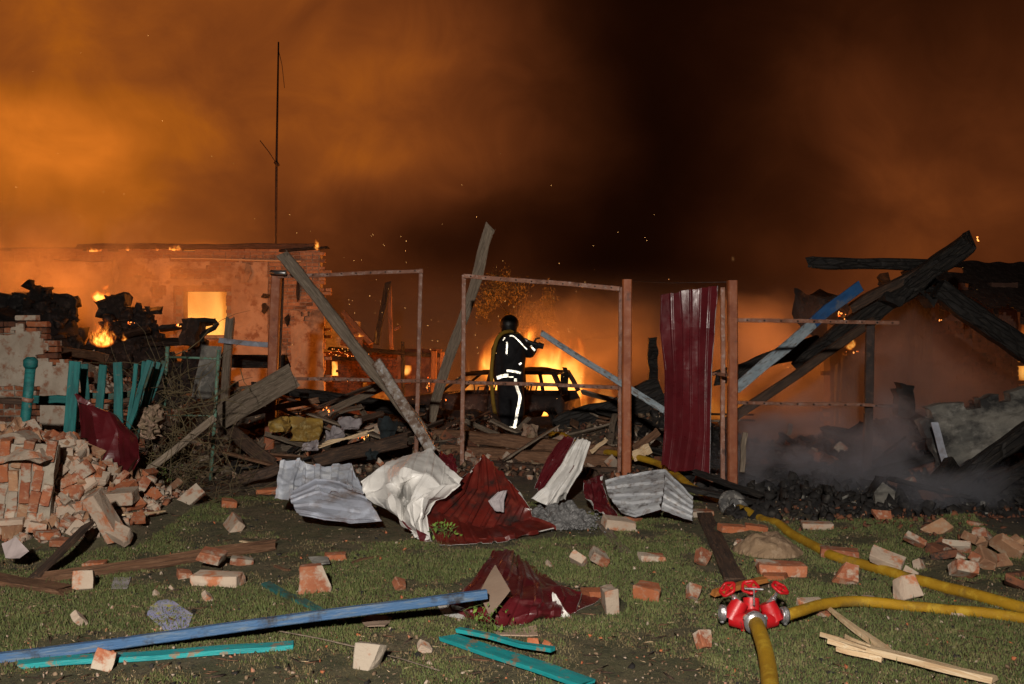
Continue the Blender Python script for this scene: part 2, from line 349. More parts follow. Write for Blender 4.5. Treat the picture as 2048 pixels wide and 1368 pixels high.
def tube(name, pts, r, m, parent=None, K=8, label=None, cat=None, group=None, closed=False):
    pts = [Vector(p) for p in pts]; o0 = pts[0]
    if parent is None:
        me = tube_mesh([p-o0 for p in pts], r, K, closed); return tag(link(name, me, m, None, Matrix.Translation(o0)), label, cat, group)
    me = tube_mesh([p-o0 for p in pts], r, K, closed); return tag(link(name, me, m, parent, Matrix.Translation(o0)), label, cat, group)
def box_bm(bm, x0, x1, y0, y1, z0, z1):
    r = bmesh.ops.create_cube(bm, size=1)['verts']
    for v in r: v.co = Vector(((x0+x1)/2+v.co.x*(x1-x0), (y0+y1)/2+v.co.y*(y1-y0), (z0+z1)/2+v.co.z*(z1-z0)))
    return r
def cyl_bm(bm, p0, p1, r0, r1=None, K=16):
    r1 = r0 if r1 is None else r1; p0 = Vector(p0); p1 = Vector(p1); M = frame_mat(p0, p1)
    L = (p1-p0).length; R = []
    for x, r in ((0, r0), (L, r1)):
        R.append([bm.verts.new(M @ Vector((x, r*math.cos(2*math.pi*k/K), r*math.sin(2*math.pi*k/K)))) for k in range(K)])
    for k in range(K): bm.faces.new((R[0][k], R[0][(k+1) % K], R[1][(k+1) % K], R[1][k]))
    bm.faces.new(R[0][::-1]); bm.faces.new(R[1])

# ------------------------------------------------------------------ terrain
_tab = np.random.RandomState(3).rand(256, 256)
def vn(x, y, s):
    x = np.asarray(x, float)/s+37.3; y = np.asarray(y, float)/s+11.7
    xi = np.floor(x).astype(int); yi = np.floor(y).astype(int); fx = x-xi; fy = y-yi
    fx = fx*fx*(3-2*fx); fy = fy*fy*(3-2*fy)
    g = lambda a, b_: _tab[a & 255, b_ & 255]
    return (g(xi, yi)*(1-fx)+g(xi+1, yi)*fx)*(1-fy)+(g(xi, yi+1)*(1-fx)+g(xi+1, yi+1)*fx)*fy - .5
HEAPS = [(-4.15, 8.7, .85, .8, .74), (-3.2, 7.7, .35, .35, .16), (-7.0, 13.3, 2.0, 1.05, 1.62), (-5.1, 13.2, .7, .8, .75), (-8.2, 17.0, 2.2, .9, 1.95), (-6.6, 17.0, 1.0, .8, 1.95), (-5.3, 17.0, .7, .7, 1.3), (-3.9, 14.2, 1.2, .9, .75),
         (-2.5, 13.6, 1.5, 1.1, .42), (-1.4, 13.0, 1.0, .8, .2), (1.2, 13.4, 1.0, .9, .32), (2.1, 14.2, .9, 1.1, .55), (-1.2, 17.5, 3, .9, .35),
         (4.3, 11.6, 1.5, 1.0, .28), (6.2, 13.6, 1.6, 1.3, .55), (6.4, 10.2, 1.0, .9, .4), (3.75, 7.9, .7, .4, .13), (1.9, 8.0, .22, .18, .10), (-3.72, 8.3, .4, .35, .6)]
def Hn(x, y):
    x = np.asarray(x, float); y = np.asarray(y, float)
    z = .05*vn(x, y, 1.7)+.022*vn(x, y, .45)+.008*vn(x, y, .14)
    z = z - np.clip(.115*(y-16.3), 0, 1.1)
    hp = np.zeros_like(z)
    for (cx, cy_, sx, sy, h) in HEAPS:
        hp = np.maximum(hp, h*np.exp(-((x-cx)/sx)**2-((y-cy_)/sy)**2))
    z = z + hp*(1+.55*vn(x, y, .55)+.35*vn(x, y, .22)) + np.clip(hp*2, 0, 1)*.07*vn(x, y, .16)
    return z
def H(x, y): return float(Hn(x, y))
def G(px, py, dz=0.):
    """the point of the ground seen at a pixel of the photo"""
    Y = 3.0
    while Y < 60:
        q = P(px, py, Y)
        if q.z < H(q.x, q.y)+dz: break
        Y *= 1.006
    return P(px, py, Y)
def GY(px, py): return G(px, py).y
def axis(segs):
    out = []
    for a, b2, s in segs:
        out += list(np.arange(a, b2, s))
    return np.array(out+[segs[-1][1]])
xs = axis([(-300, -60, 30), (-60, -14, 3), (-14, -6, .2), (-6, 6, .075), (6, 14, .2), (14, 60, 3), (60, 300, 30)])
ys = axis([(-60, -6, 3), (-6, 3.6, .6), (3.6, 9.5, .055), (9.5, 20, .11), (20, 40, 1.0), (40, 400, 30)])
XX, YY = np.meshgrid(xs, ys); ZZ = Hn(XX, YY)
nx, ny = len(xs), len(ys); idx = np.arange(nx*ny).reshape(ny, nx)
fs = np.stack([idx[:-1, :-1], idx[:-1, 1:], idx[1:, 1:], idx[1:, :-1]], -1).reshape(-1, 4)
me = bpy.data.meshes.new('ground'); me.vertices.add(nx*ny); me.vertices.foreach_set('co', np.stack([XX, YY, ZZ], -1).reshape(-1))
me.loops.add(fs.size); me.loops.foreach_set('vertex_index', fs.reshape(-1)); me.polygons.add(len(fs)); me.polygons.foreach_set('loop_start', np.arange(0, fs.size, 4)); me.polygons.foreach_set('loop_total', np.full(len(fs), 4))
me.update(); me.validate(); me.polygons.foreach_set('use_smooth', [True]*len(me.polygons))
def ash_mask(x, y):
    """1 where the ground is burnt or covered by rubble, 0 on the lawn"""
    x = np.asarray(x, float); y = np.asarray(y, float); n = vn(x, y, .8)*1.6+vn(x, y, .3)*.8
    edge = np.where(x > 1.8, 8.3-.38*(x-1.8), 9.6)   # the yard line
    return np.clip((y+n*.7-edge)/.8, 0, 1)
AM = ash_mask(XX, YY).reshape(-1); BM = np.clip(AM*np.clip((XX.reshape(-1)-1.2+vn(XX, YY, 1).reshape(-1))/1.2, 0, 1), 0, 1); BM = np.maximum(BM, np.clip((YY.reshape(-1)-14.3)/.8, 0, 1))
a1 = me.color_attributes.new('cover', 'FLOAT_COLOR', 'POINT')
heapm = np.zeros_like(XX)
for (cx, cy_, sx, sy, h) in HEAPS[:4]+[HEAPS[-1]]: heapm = np.maximum(heapm, np.exp(-((XX-cx)/sx)**2-((YY-cy_)/sy)**2)*min(1, h*2))
a1.data.foreach_set('color', np.stack([AM, BM, np.clip(heapm.reshape(-1)*1.6, 0, 1), np.ones_like(AM)], -1).reshape(-1).astype(np.float32))
gm = bpy.data.materials.new('ground_soil'); gm.use_nodes = True; t = gm.node_tree; bs = t.nodes['Principled BSDF']; q = NB(t)
co = t.nodes.new('ShaderNodeTexCoord').outputs['Object']
at = t.nodes.new('ShaderNodeAttribute'); at.attribute_name = 'cover'; sp = t.nodes.new('ShaderNodeSeparateColor'); t.links.new(at.outputs['Color'], sp.inputs[0])
c = q.mix(q.mr(q.noise(co, 1.3, 6, .62), .42, .6), (.105, .105, .042), (.16, .13, .07))
c = q.mix(q.mr(q.noise(co, 7, 6, .7), .45, .65), c, (.055, .062, .022))
c = q.mix(q.mr(q.noise(co, 34, 6, .75), .56, .68), c, (.20, .16, .10)); c = q.mix(q.mr(q.noise(co, 16, 6, .75), .55, .66), c, (.035, .03, .018))
r_ = q.mix(q.mr(q.noise(co, 4, 6, .7), .4, .62), (.13, .095, .06), (.065, .05, .036))
r_ = q.mix(q.mr(q.noise(co, 18, 5, .7), .56, .66), r_, (.20, .15, .11))
c = q.mix(sp.outputs[0], c, r_)
r2 = q.mix(q.mr(q.noise(co, 5, 6, .7), .4, .62), (.20, .13, .09), (.28, .21, .15)); c = q.mix(sp.outputs[2], c, r2)
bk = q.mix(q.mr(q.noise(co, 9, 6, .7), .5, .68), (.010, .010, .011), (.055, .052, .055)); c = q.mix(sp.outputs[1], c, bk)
t.links.new(c, bs.inputs['Base Color']); bs.inputs['Roughness'].default_value = .95
bp = t.nodes.new('ShaderNodeBump'); bp.inputs['Strength'].default_value = 1.0; bp.inputs['Distance'].default_value = .04
t.links.new(q.noise(co, 38, 8, .75), bp.inputs['Height']); t.links.new(bp.outputs[0], bs.inputs['Normal'])
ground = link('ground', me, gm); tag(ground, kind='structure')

# grass blades on the lawn (uncountable)
def lawn(name, n, mm, seed, hmin, hmax, thr, ex=.8):
    R = np.random.RandomState(seed); Y = 4.2*(12.5/4.2)**(R.rand(n)**ex); X = (R.rand(n)-.5)*2*(Y*.545+.3)
    keep = (vn(X, Y, .9)*1.2+vn(X, Y, .28)*1.0+vn(X, Y, .09)*.5+(R.rand(n)-.5)*.25) > thr
    
    for (a_, c_, rx_, ry_) in ((.0, 6.1, .40, .45), (.38, 5.9, .3, .25), (-.55, 7.95, 1.35, .42)): keep &= ((X-a_)/rx_)**2+((Y-c_)/ry_)**2 > 1
    keep &= (ash_mask(X, Y) < .3) & ~((X < -2.8) & (Y > 7.4+(X+2.8)*.3))
    X = X[keep]; Y = Y[keep]; n = len(X); Z = Hn(X, Y)
    h = hmin+(hmax-hmin)*R.rand(n)**1.6; a = R.rand(n)*6.28; w = .0028+.003*R.rand(n); lx = (R.rand(n)-.5)*1.1*h; ly = (R.rand(n)-.5)*1.1*h
    v = np.empty((n, 3, 3)); v[:, 0] = np.stack([X-w*np.cos(a), Y-w*np.sin(a), Z-.004], -1); v[:, 1] = np.stack([X+w*np.cos(a), Y+w*np.sin(a), Z-.004], -1)
    v[:, 2] = np.stack([X+lx, Y+ly, Z+h], -1)
    me = bpy.data.meshes.new(name); me.vertices.add(n*3); me.vertices.foreach_set('co', v.reshape(-1)); me.loops.add(n*3); me.loops.foreach_set('vertex_index', np.arange(n*3))
    me.polygons.add(n); me.polygons.foreach_set('loop_start', np.arange(0, n*3, 3)); me.polygons.foreach_set('loop_total', np.full(n, 3)); me.update()
    return tag(link(name, me, mm), kind='stuff')
grass_g = mat('grass_green', (.105, .130, .038), (.068, .09, .026), (.16, .165, .06), 3, .8, .1, 10, rand=0)
grass_b = mat('grass_dry', (.15, .115, .055), (.09, .07, .03), (.22, .18, .09), 3, .85, .1, 10, rand=0)
lawn('grass', 420000, grass_g, 1, .005, .024, -.07)
lawn('grass', 240000, grass_g, 5, .008, .03, -.02, .35)
lawn('grass_tufts', 60000, grass_g, 7, .02, .06, .42, .6)
lawn('dry_grass', 200000, grass_b, 2, .004, .02, -.3)
# ------------------------------------------------------------------ brick library
def brick_mesh(lx=.25, ly=.12, lz=.068, seed=0, broken=0, cuts=2):
    R = random.Random(seed); bm = bmesh.new(); box_bm(bm, -lx/2, lx/2, -ly/2, ly/2, -lz/2, lz/2)
    bmesh.ops.bevel(bm, geom=bm.edges[:], offset=.004, segments=1, affect='EDGES')
    if broken:
        for _ in range(broken):
            sx = R.choice((-1, 1)); n = Vector((sx*R.uniform(.6, 1), R.uniform(-.4, .4), R.uniform(-.3, .3))).normalized()
            c = Vector((sx*lx/2*R.uniform(.45, .85), 0, 0))
            geom = bm.verts[:]+bm.edges[:]+bm.faces[:]
            r = bmesh.ops.bisect_plane(bm, geom=geom, plane_co=c, plane_no=n, clear_outer=True)
            eds = [e for e in r['geom_cut'] if isinstance(e, bmesh.types.BMEdge)]
            if eds:
                f = bmesh.ops.contextual_create(bm, geom=eds)['faces']
                if f:
                    pk = bmesh.ops.poke(bm, faces=f)
                    for v in pk['verts']: v.co += n*R.uniform(-.012, .012)
    bmesh.ops.triangulate(bm, faces=bm.faces[:]); bmesh.ops.subdivide_edges(bm, edges=[e for e in bm.edges if e.calc_length() > .035], cuts=1)
    for v in bm.verts:
        a = sorted((abs(v.co.x)/(lx/2), abs(v.co.y)/(ly/2), abs(v.co.z)/(lz/2)))
        if a[1] > .8: v.co *= 1-.07*max(0, noise.noise(v.co*14+Vector((seed*3.1, 0, 0)))+.1)*(2 if a[0] > .8 else 1)
        v.co += Vector([noise.noise(v.co*22+Vector((k*7., seed, 0))) for k in range(3)])*.006
    bmesh.ops.recalc_face_normals(bm, faces=bm.faces)
    return bm_mesh('brick', bm)
BR_FULL = [brick_mesh(seed=i) for i in range(3)]
BR_HALF = [brick_mesh(seed=20+i, broken=1) for i in range(6)]+[brick_mesh(seed=40+i, broken=2) for i in range(5)]
BR_BAT = [brick_mesh(lx=.14, seed=60+i, broken=1) for i in range(5)]
_bm_cache = {}
def brick_data(me, m):
    k = (me.name, m.name)
    if k not in _bm_cache:
        c = me.copy(); c.materials.clear(); c.materials.append(m); _bm_cache[k] = c
    return _bm_cache[k]
def put(me, m, name, mw, parent=None):
    o = bpy.data.objects.new(name, brick_data(me, m)); COL.objects.link(o)
    if parent is not None: o.parent = parent; o.matrix_basis = PW[parent.name].inverted() @ mw
    else: o.matrix_world = mw
    PW[o.name] = mw; return o
def chunk_mesh(seed, n=9, s=(1, .8, .6)):
    R = random.Random(seed); bm = bmesh.new()
    for _ in range(n): bm.verts.new((R.uniform(-.5, .5)*s[0], R.uniform(-.5, .5)*s[1], R.uniform(-.5, .5)*s[2]))
    r = bmesh.ops.convex_hull(bm, input=bm.verts[:])
    bmesh.ops.delete(bm, geom=[v for v in r['geom_interior'] if isinstance(v, bmesh.types.BMVert)], context='VERTS')
    bmesh.ops.recalc_face_normals(bm, faces=bm.faces); return bm_mesh('chunk', bm)
def tri_arrays(me):
    me.calc_loop_triangles(); v = np.empty(len(me.vertices)*3); me.vertices.foreach_get('co', v)
    t = np.empty(len(me.loop_triangles)*3, int); me.loop_triangles.foreach_get('vertices', t); return v.reshape(-1, 3), t.reshape(-1, 3)
def scatter(name, templates, mm, pts, sizes, seed, flat=.0, aspect=None):
    """many small uncountable pieces joined in one object"""
    R = np.random.RandomState(seed); V = []; T = []; off = 0; arr = [tri_arrays(m) for m in templates]
    for i, (p, s) in enumerate(zip(pts, sizes)):
        v, tr = arr[R.randint(len(arr))]
        e = Euler((R.uniform(-1, 1)*(3.1 if not flat else flat), R.uniform(-1, 1)*(3.1 if not flat else flat), R.uniform(0, 6.28))).to_matrix()
        V.append((v*s) @ np.array(e).T+np.array(p)); T.append(tr+off); off += len(v)
    V = np.concatenate(V); T = np.concatenate(T); me = bpy.data.meshes.new(name)
    me.vertices.add(len(V)); me.vertices.foreach_set('co', V.reshape(-1)); me.loops.add(T.size); me.loops.foreach_set('vertex_index', T.reshape(-1))
    me.polygons.add(len(T)); me.polygons.foreach_set('loop_start', np.arange(0, T.size, 3)); me.polygons.foreach_set('loop_total', np.full(len(T), 3)); me.update(); me.validate()
    return tag(link(name, me, mm), kind='stuff')

# ------------------------------------------------------------------ brickwork with real bricks
def brickwork(parent, x0, x1, z0, ztop, y, inside, mats, seed, is_part, maxparts=300, lx=.25, lz=.065, joint=.011, M=Matrix.Identity(4), name='brick'):
    """courses of bricks in the plane y (faces towards -y); bricks past the limit are joined"""
    R = random.Random(seed); parts = []; rest = []; k = 0; z = z0
    while z < ztop:
        x = x0 - (k % 2)*(lx+joint)/2; head = (k % 3 == 2)
        while x < x1:
            L = lx/2-joint/2 if head else lx
            if inside(x+L/2, z+lz/2):
                mw = M @ Matrix.Translation((x+L/2, y+R.uniform(-.008, .006), z+lz/2)) @ Euler((R.uniform(-.01, .01), R.uniform(-.012, .012), R.uniform(-.015, .015))).to_matrix().to_4x4() @ Matrix.Diagonal((L/.25, 1, lz/.068, 1))
                (parts if is_part(x, z) else rest).append(mw)
            x += L+joint
        z += lz+joint; k += 1
    if len(parts) > maxparts:
        R.shuffle(parts); rest += parts[maxparts:]; parts = parts[:maxparts]
    for mw in parts: put(R.choice(BR_FULL), R.choice(mats), name, mw, parent)
    if rest:
        v, tr = tri_arrays(brick_lo); V = []; T = []; off = 0
        for mw in rest:
            A = np.array(mw); V.append(v @ A[:3, :3].T+A[:3, 3]); T.append(tr+off); off += len(v)
        W_ = np.concatenate(V); inv = np.array(PW[parent.name].inverted()); W_ = W_ @ inv[:3, :3].T+inv[:3, 3]
        me = bpy.data.meshes.new('brickwork'); T = np.concatenate(T); me.from_pydata(W_.tolist(), [], T.tolist()); me.update()
        o = link('brickwork', me, mats[0], parent); o['kind'] = 'stuff'
bm = bmesh.new(); box_bm(bm, -.125, .125, -.06, .06, -.034, .034); brick_lo = bm_mesh('brick', bm)
def box(name, x0, x1, y0, y1, z0, z1, m, parent=None, jit=0, rot=None, label=None, cat=None, group=None, bev=.006):
    bm = bmesh.new(); c = Vector(((x0+x1)/2, (y0+y1)/2, (z0+z1)/2)); box_bm(bm, x0-c.x, x1-c.x, y0-c.y, y1-c.y, z0-c.z, z1-c.z)
    if bev: bmesh.ops.bevel(bm, geom=bm.edges[:], offset=bev, segments=1, affect='EDGES')
    if jit:
        bmesh.ops.subdivide_edges(bm, edges=bm.edges[:], cuts=3, use_grid_fill=True)
        for v in bm.verts: v.co += Vector([noise.noise(v.co*5+Vector((k*9., x0, 0)))*jit for k in range(3)])
    mw = Matrix.Translation(c)
    if rot: mw = mw @ Euler(rot).to_matrix().to_4x4()
    return tag(link(name, bm_mesh(name, bm), m, parent, mw), label, cat, group)
def slab(name, net_front, thick, m, parent=None, nu=30, nv=20, hole=None, rough=.006, label=None, cat=None, group=None, dirv=None, seed=0, rag=.05):
    """an irregular plate with thickness: net_front(u,v)->Vector, hole(u,v)->bool removes cells"""
    pts = {}; bm = bmesh.new(); dirv = dirv or Vector((0, 1, 0))
    def vert(i, j, s):
        if (i, j, s) not in pts:
            u, v = i/nu, j/nv; p = net_front(u, v)
            n_ = noise.noise(p*4+Vector((seed, 0, 0)))*rough*2+noise.noise(p*13)*rough
            if 0 < i < nu and 0 < j < nv: p = p+Vector((noise.noise(p*9+Vector((3, 0, seed))), 0, noise.noise(p*9+Vector((0, 7, seed)))))*rag*.6
            elif rag: p = p+Vector((noise.noise(p*6+Vector((3, 0, seed))), 0, noise.noise(p*6+Vector((0, 7, seed)))))*rag
            pts[(i, j, s)] = bm.verts.new(p+dirv*(n_+(thick if s else 0)))
        return pts[(i, j, s)]
    solid = lambda i, j: 0 <= i < nu and 0 <= j < nv and not (hole and hole((i+.5)/nu, (j+.5)/nv))
    for i in range(nu):
        for j in range(nv):
            if not solid(i, j): continue
            q4 = [(i, j), (i+1, j), (i+1, j+1), (i, j+1)]
            bm.faces.new([vert(a, c, 0) for a, c in q4]); bm.faces.new([vert(a, c, 1) for a, c in q4][::-1])
            for (di, dj, e) in ((0, -1, 0), (1, 0, 1), (0, 1, 2), (-1, 0, 3)):
                if not solid(i+di, j+dj):
                    a, c = q4[e], q4[(e+1) % 4]; bm.faces.new((vert(*c, 0), vert(*a, 0), vert(*a, 1), vert(*c, 1)))
    bmesh.ops.recalc_face_normals(bm, faces=bm.faces)
    c0 = net_front(.5, 0)
    for v in bm.verts: v.co -= c0
    return tag(link(name, bm_mesh(name, bm), m, parent, Matrix.Translation(c0)), label, cat, group)

clay_dusty = mat('clay_dusty', (.36, .20, .11), (.27, .14, .08), (.38, .27, .18), 7, .9, .5, 50, rand=.2)
clay_dust2 = mat('clay_dust2', (.22, .13, .08), (.14, .08, .05), (.3, .2, .14), 7, .9, .5, 50, rand=.2)
# ------------------------------------------------------------------ left house (burning, roofless)
YL = 21.0
LH = thing('burning_house', P(330, 817, YL), 'roofless burning house with plastered brick wall and glowing window opening on the left', 'house')
px2x = lambda px, Y: (px-1024)/F*Y
py2z = lambda py, Y: CZ-(py-HY)/F*Y
wx0, wx1, wz0, wz1 = px2x(362, YL), px2x(455, YL), py2z(672, YL), py2z(583, YL)
xe = px2x(652, YL)
def end_x(z): return xe + .05*math.sin(z*31)+.07*math.sin(z*13.7) - max(0, z-3.0)*.5*abs(math.sin(z*40))
def topz(x): return py2z(497, YL)-.0+.02*math.sin(x*3)
def in_wall(x, z):
    if x > end_x(z) or z > topz(x)-.02: return False
    return not (wx0-.03 < x < wx1+.03 and wz0 < z < wz1)
brickwork(LH, -14.5, xe+.2, -.65, 3.6, YL, in_wall, [clay_dusty, clay_dusty, clay_dust2, clay_dusty], 5, lambda x, z: x > -5.25 and z > .9, 300)
slab('wall', lambda u, v: Vector((-14.5+u*(xe-.12+14.5), YL-.046, -.7+v*(3.4+.62))), .3, mortar, LH, 80, 34, lambda u, v: wx0 < -14.5+u*(xe-.12+14.5) < wx1 and wz0 < -.7+v*4.02 < wz1, .004, rag=.0)
def plhole(x0, x1, z0, z1, seed, th):
    def f(u, v):
        x = x0+u*(x1-x0); z = z0+v*(z1-z0)
        if wx0-.12 < x < wx1+.14 and wz0-.08 < z < wz1+.12: return True
        if z > topz(x)-.25+.12*noise.noise(Vector((x*1.3, 0, seed))): return True
        n_ = noise.noise(Vector((x*.9, z*.9, seed)))+.5*noise.noise(Vector((x*3, z*3, seed)))+(.9 if x > -5.1 else 0)+(.25 if z > 2.75 else 0)
        return n_ > th
    return f
slab('plaster', lambda u, v: Vector((-14.5+u*9.9, YL-.085, -.7+v*4.0)), .022, plaster_fire, LH, 130, 56, plhole(-14.5, -4.6, -.7, 3.3, 4, .42), .006, rag=.03)
slab('plaster', lambda u, v: Vector((px2x(585, YL)+u*.68, YL-.16, -.7+v*2.75)), .09, plaster_fire, LH, 10, 26, lambda u, v: v > .93 and noise.noise(Vector((u*4, v*9, 1))) > 0, .014, rag=.04)['label'] = 'sooty rendered pier at the corner'
f = thing  # window surround
wn = box('window_opening', wx0-.06, wx1+.06, YL-.03, YL+.2, wz1, wz1+.07, wood_dark, LH)
box('frame', wx0-.05, wx0+.015, YL-.02, YL+.14, wz0, wz1-.002, wood_brown, wn); box('sill', wx0-.05, wx1+.05, YL-.1, YL+.18, wz0-.05, wz0-.002, mortar, wn)
board('roof_plate', Vector((px2x(155, YL), YL-.04, py2z(494, YL))), Vector((px2x(638, YL), YL-.04, py2z(493, YL))), .22, .11, wood_dark, parent=LH, seg=24, jit=.12, rag=(.6, 1.))
board('roof_plate', Vector((px2x(-160, YL), YL+.05, py2z(499, YL))), Vector((px2x(240, YL), YL+.05, py2z(500, YL))), .2, .08, wood_dark, parent=LH, seg=20, jit=.12)
board('roof_plate', Vector((px2x(560, YL), YL-.1, py2z(503, YL))), Vector((px2x(662, YL), YL-.12, py2z(496, YL))), .14, .05, char, parent=LH)
board('lath', Vector((px2x(346, YL), YL-.15, py2z(518, YL))), Vector((px2x(606, YL), YL-.15, py2z(524, YL))), .03, .03, wood_fresh, parent=LH)
# hanging flakes of plaster and roofing felt
for (px, py, w, h) in ((228, 545, 18, 60), (490, 545, 26, 50), (528, 615, 18, 26), (530, 592, 20, 14), (595, 580, 9, 50), (575, 640, 12, 26)):
    R = random.Random(px); c = P(px, py, YL-.13); s = YL/F
    vs = [c+Vector((math.cos(a)*w*s*R.uniform(.25, .6), R.uniform(-.08, .05), math.sin(a)*h*s*R.uniform(.3, .6))) for a in np.linspace(0, 6.28, 10)[:-1]]
    me = meshdata('flake', [v-c for v in vs]+[Vector((0, -.07, 0))], [(i, (i+1) % 9, 9) for i in range(9)]); o = link('plaster_flake', me, soot if px > 490 else plaster_fire, LH, Matrix.Translation(c))
    mo = o.modifiers.new('t', 'SOLIDIFY'); mo.thickness = .02
tube('cable', [P(px, py, YL-.12) for px, py in ((105, 518), (130, 522), (150, 520), (190, 524), (222, 521), (232, 530))], .008, wood_dark, LH, 5)
# side and rear walls
slab('wall', lambda u, v: Vector((-14.5+u*10.4, YL+5.6, -1+v*(2.9+.4*noise.noise(Vector((u*6, 0, 0)))))), .35, mortar, LH, 40, 12, None, .01)['label'] = 'low broken rear wall'
boarded = box('boarded_window', px2x(80, YL), px2x(190, YL), YL-.115, YL-.09, py2z(660, YL), py2z(575, YL), wood_brown, LH)
# mast and its guy
M1 = thing('antenna_mast', P(551, 500, 22.5), 'tall thin antenna mast rising behind the burning house', 'mast')
tube('pole', [P(551, 560, 22.5), P(553, 325, 22.5), P(557, 84, 22.5)], [.03, .028, .018], rust_dark, M1, 8)
tube('stay_rod', [P(520, 281, 22.4), P(537, 303, 22.4), P(554, 329, 22.4)], .010, rust_dark, M1, 5)
tube('aerial', [P(557, 100, 22.4), P(564, 130, 22.4), P(569, 176, 22.4)], .007, rust_dark, M1, 5)
tube('clamp', [P(551, 323, 22.45), P(556, 332, 22.45)], .05, rust_dark, M1, 6)

# ------------------------------------------------------------------ low burning outbuilding behind
YB = 25.0
BH = thing('burnt_outbuilding', P(760, 780, YB), 'low burning brick outbuilding with small glowing windows behind the debris', 'outbuilding')
bx0, bx1 = px2x(640, YB), px2x(830, YB)
bops = [(658, 676, 722, 752), (722, 738, 765, 800), (768, 784, 765, 798)]
def bin_(x, z):
    top = py2z(703, YB)+.12*noise.noise(Vector((x*1.4, 3, 0)))+(.2 if px2x(700, YB) < x < px2x(740, YB) else 0)
    if z > top: return False
    return not any(px2x(a, YB) < x < px2x(c, YB) and py2z(e, YB) < z < py2z(d_, YB) for a, c, d_, e in bops)
slab('wall', lambda u, v: Vector((bx0+u*(bx1-bx0), YB+.05, -1.4+v*2.9)), .3, slate, BH, 60, 60, lambda u, v: not bin_(bx0+u*(bx1-bx0), -1.4+v*2.9), .01, rag=.02)
brickwork(BH, bx0, bx1, -1.0, 1.6, YB+.098, bin_, [clay_soot, clay], 6, lambda x, z: False)
YB2 = 24.0
b3 = slab('wall', lambda u, v: Vector((px2x(795, YB2)+u*1.05, YB2, -1.4+v*2.6)), .25, slate, BH, 24, 40, lambda u, v: .12 < u < .32 and .68 < v < .86, .01, rag=.02)
for (a, b_, w) in (((655, 697), (740, 705), .09), ((652, 716), (725, 718), .08), ((700, 672), (745, 708), .1), ((868, 700), (867, 830), .14), ((884, 703), (883, 800), .1), ((806, 682), (806, 790), .09),
                   ((730, 700), (880, 712), .1), ((690, 560), (690, 560.1), .1)):
    if a[0] == b_[0] and abs(a[1]-b_[1]) < 1: continue
    board('beam', P(*a, YB-1.2), P(*b_, YB-1.2), w, w*.9, wood_brown if a[0] > 860 else char, parent=BH, up=Vector((0, 1, 0)), jit=.1)
RF = thing('roof_truss', P(775, 720, 23.2), 'pair of burning rafters standing upright above the outbuilding', 'rafters')
board('rafter', P(752, 690, 23.2), P(777, 560, 23.2), .14, .1, char, parent=RF, up=Vector((0, 1, 0)), jit=.12, rag=(.3, .8))
board('rafter', P(783, 700, 23.3), P(779, 572, 23.3), .09, .07, wood_brown, parent=RF, up=Vector((0, 1, 0)), jit=.12, rag=(.3, .8))
board('rafter', P(684, 622, 23.4), P(745, 690, 23.2), .12, .1, wood_brown, parent=RF, up=Vector((0, 1, 0)), jit=.12)
board('rafter', P(788, 660, 23.2), P(802, 652, 23.2), .07, .06, wood_brown, parent=RF, up=Vector((0, 1, 0)))
slab('gable_board', lambda u, v: P(680+u*45+v*10*(1-u), 630+u*35+(1-v)*60*(1-u*.4), 23.6), .03, wood_brown, RF, 10, 8, None, .005, rag=.0)

# ------------------------------------------------------------------ right house, smoke-filled, roof fallen in
YR = 16.5
RH = thing('collapsed_house', P(1900, 840, YR), 'dark collapsed house with sagging roof remains behind smoke on the right', 'house')
rx0, rx1 = px2x(1660, YR), px2x(2036, YR)
def rhole(u, v):
    x = rx0+u*(rx1-rx0); z = -.8+v*3.3
    top = py2z(612, YR)+(.35 if x > px2x(1790, YR) else 0)-max(0, px2x(1740, YR)-x)*1.1+.1*noise.noise(Vector((x*2, 1, 0)))
    return z > top
slab('wall', lambda u, v: Vector((rx0+u*(rx1-rx0), YR, -.8+v*3.3)), .35, slate, RH, 50, 44, rhole, .01, rag=.02)
brickwork(RH, rx0, rx1, -.4, 2.6, YR+.042, lambda x, z: z < py2z(640, YR)-max(0, px2x(1740, YR)-x)*1.1 and noise.noise(Vector((x*1.1, z*1.3, 8))) > .05, [clay_soot, slate], 8, lambda x, z: False)
slab('wall', lambda u, v: Vector((px2x(2100, YR)+u*2.5, YR, -.8+v*3.3)), .35, slate, RH, 20, 20, None, .01, rag=.02)
def rroof(u, v): return P(1852+u*420, 520+v*95+u*12+v*u*30, YR+1.4-v*3.0)
def rrh(u, v):
    x = 1852+u*420; y = 520+v*95
    if x+(y-520)*-.2 < 1862 and v > .3: return True
    for (a, c, d_, e) in ((1868, 1928, 533, 541), (1918, 1949, 561, 574)):
        if a < x < c and d_ < y < e: return True
    return v > .86+.3*noise.noise(Vector((u*7, 0, 0)))
rs = slab('roof', rroof, .05, roofm, RH, 84, 30, rrh, .01, rag=.04)
for k in range(7):
    u = .1+k*.13; board('rafter', rroof(u, 0)+Vector((0, .05, -.12)), rroof(u-.02, .92)+Vector((0, .05, -.12)), .08, .12, char, parent=RH)
board('post', P(1843, 800, YR-.6), P(1838, 590, YR-.6), .32, .2, char, parent=RH, up=Vector((0, 1, 0)), jit=.2, rag=(.2, .9))
board('lintel', P(1975, 612, YR-.1), P(2120, 612, YR-.1), .12, .12, wood_dark, parent=RH)
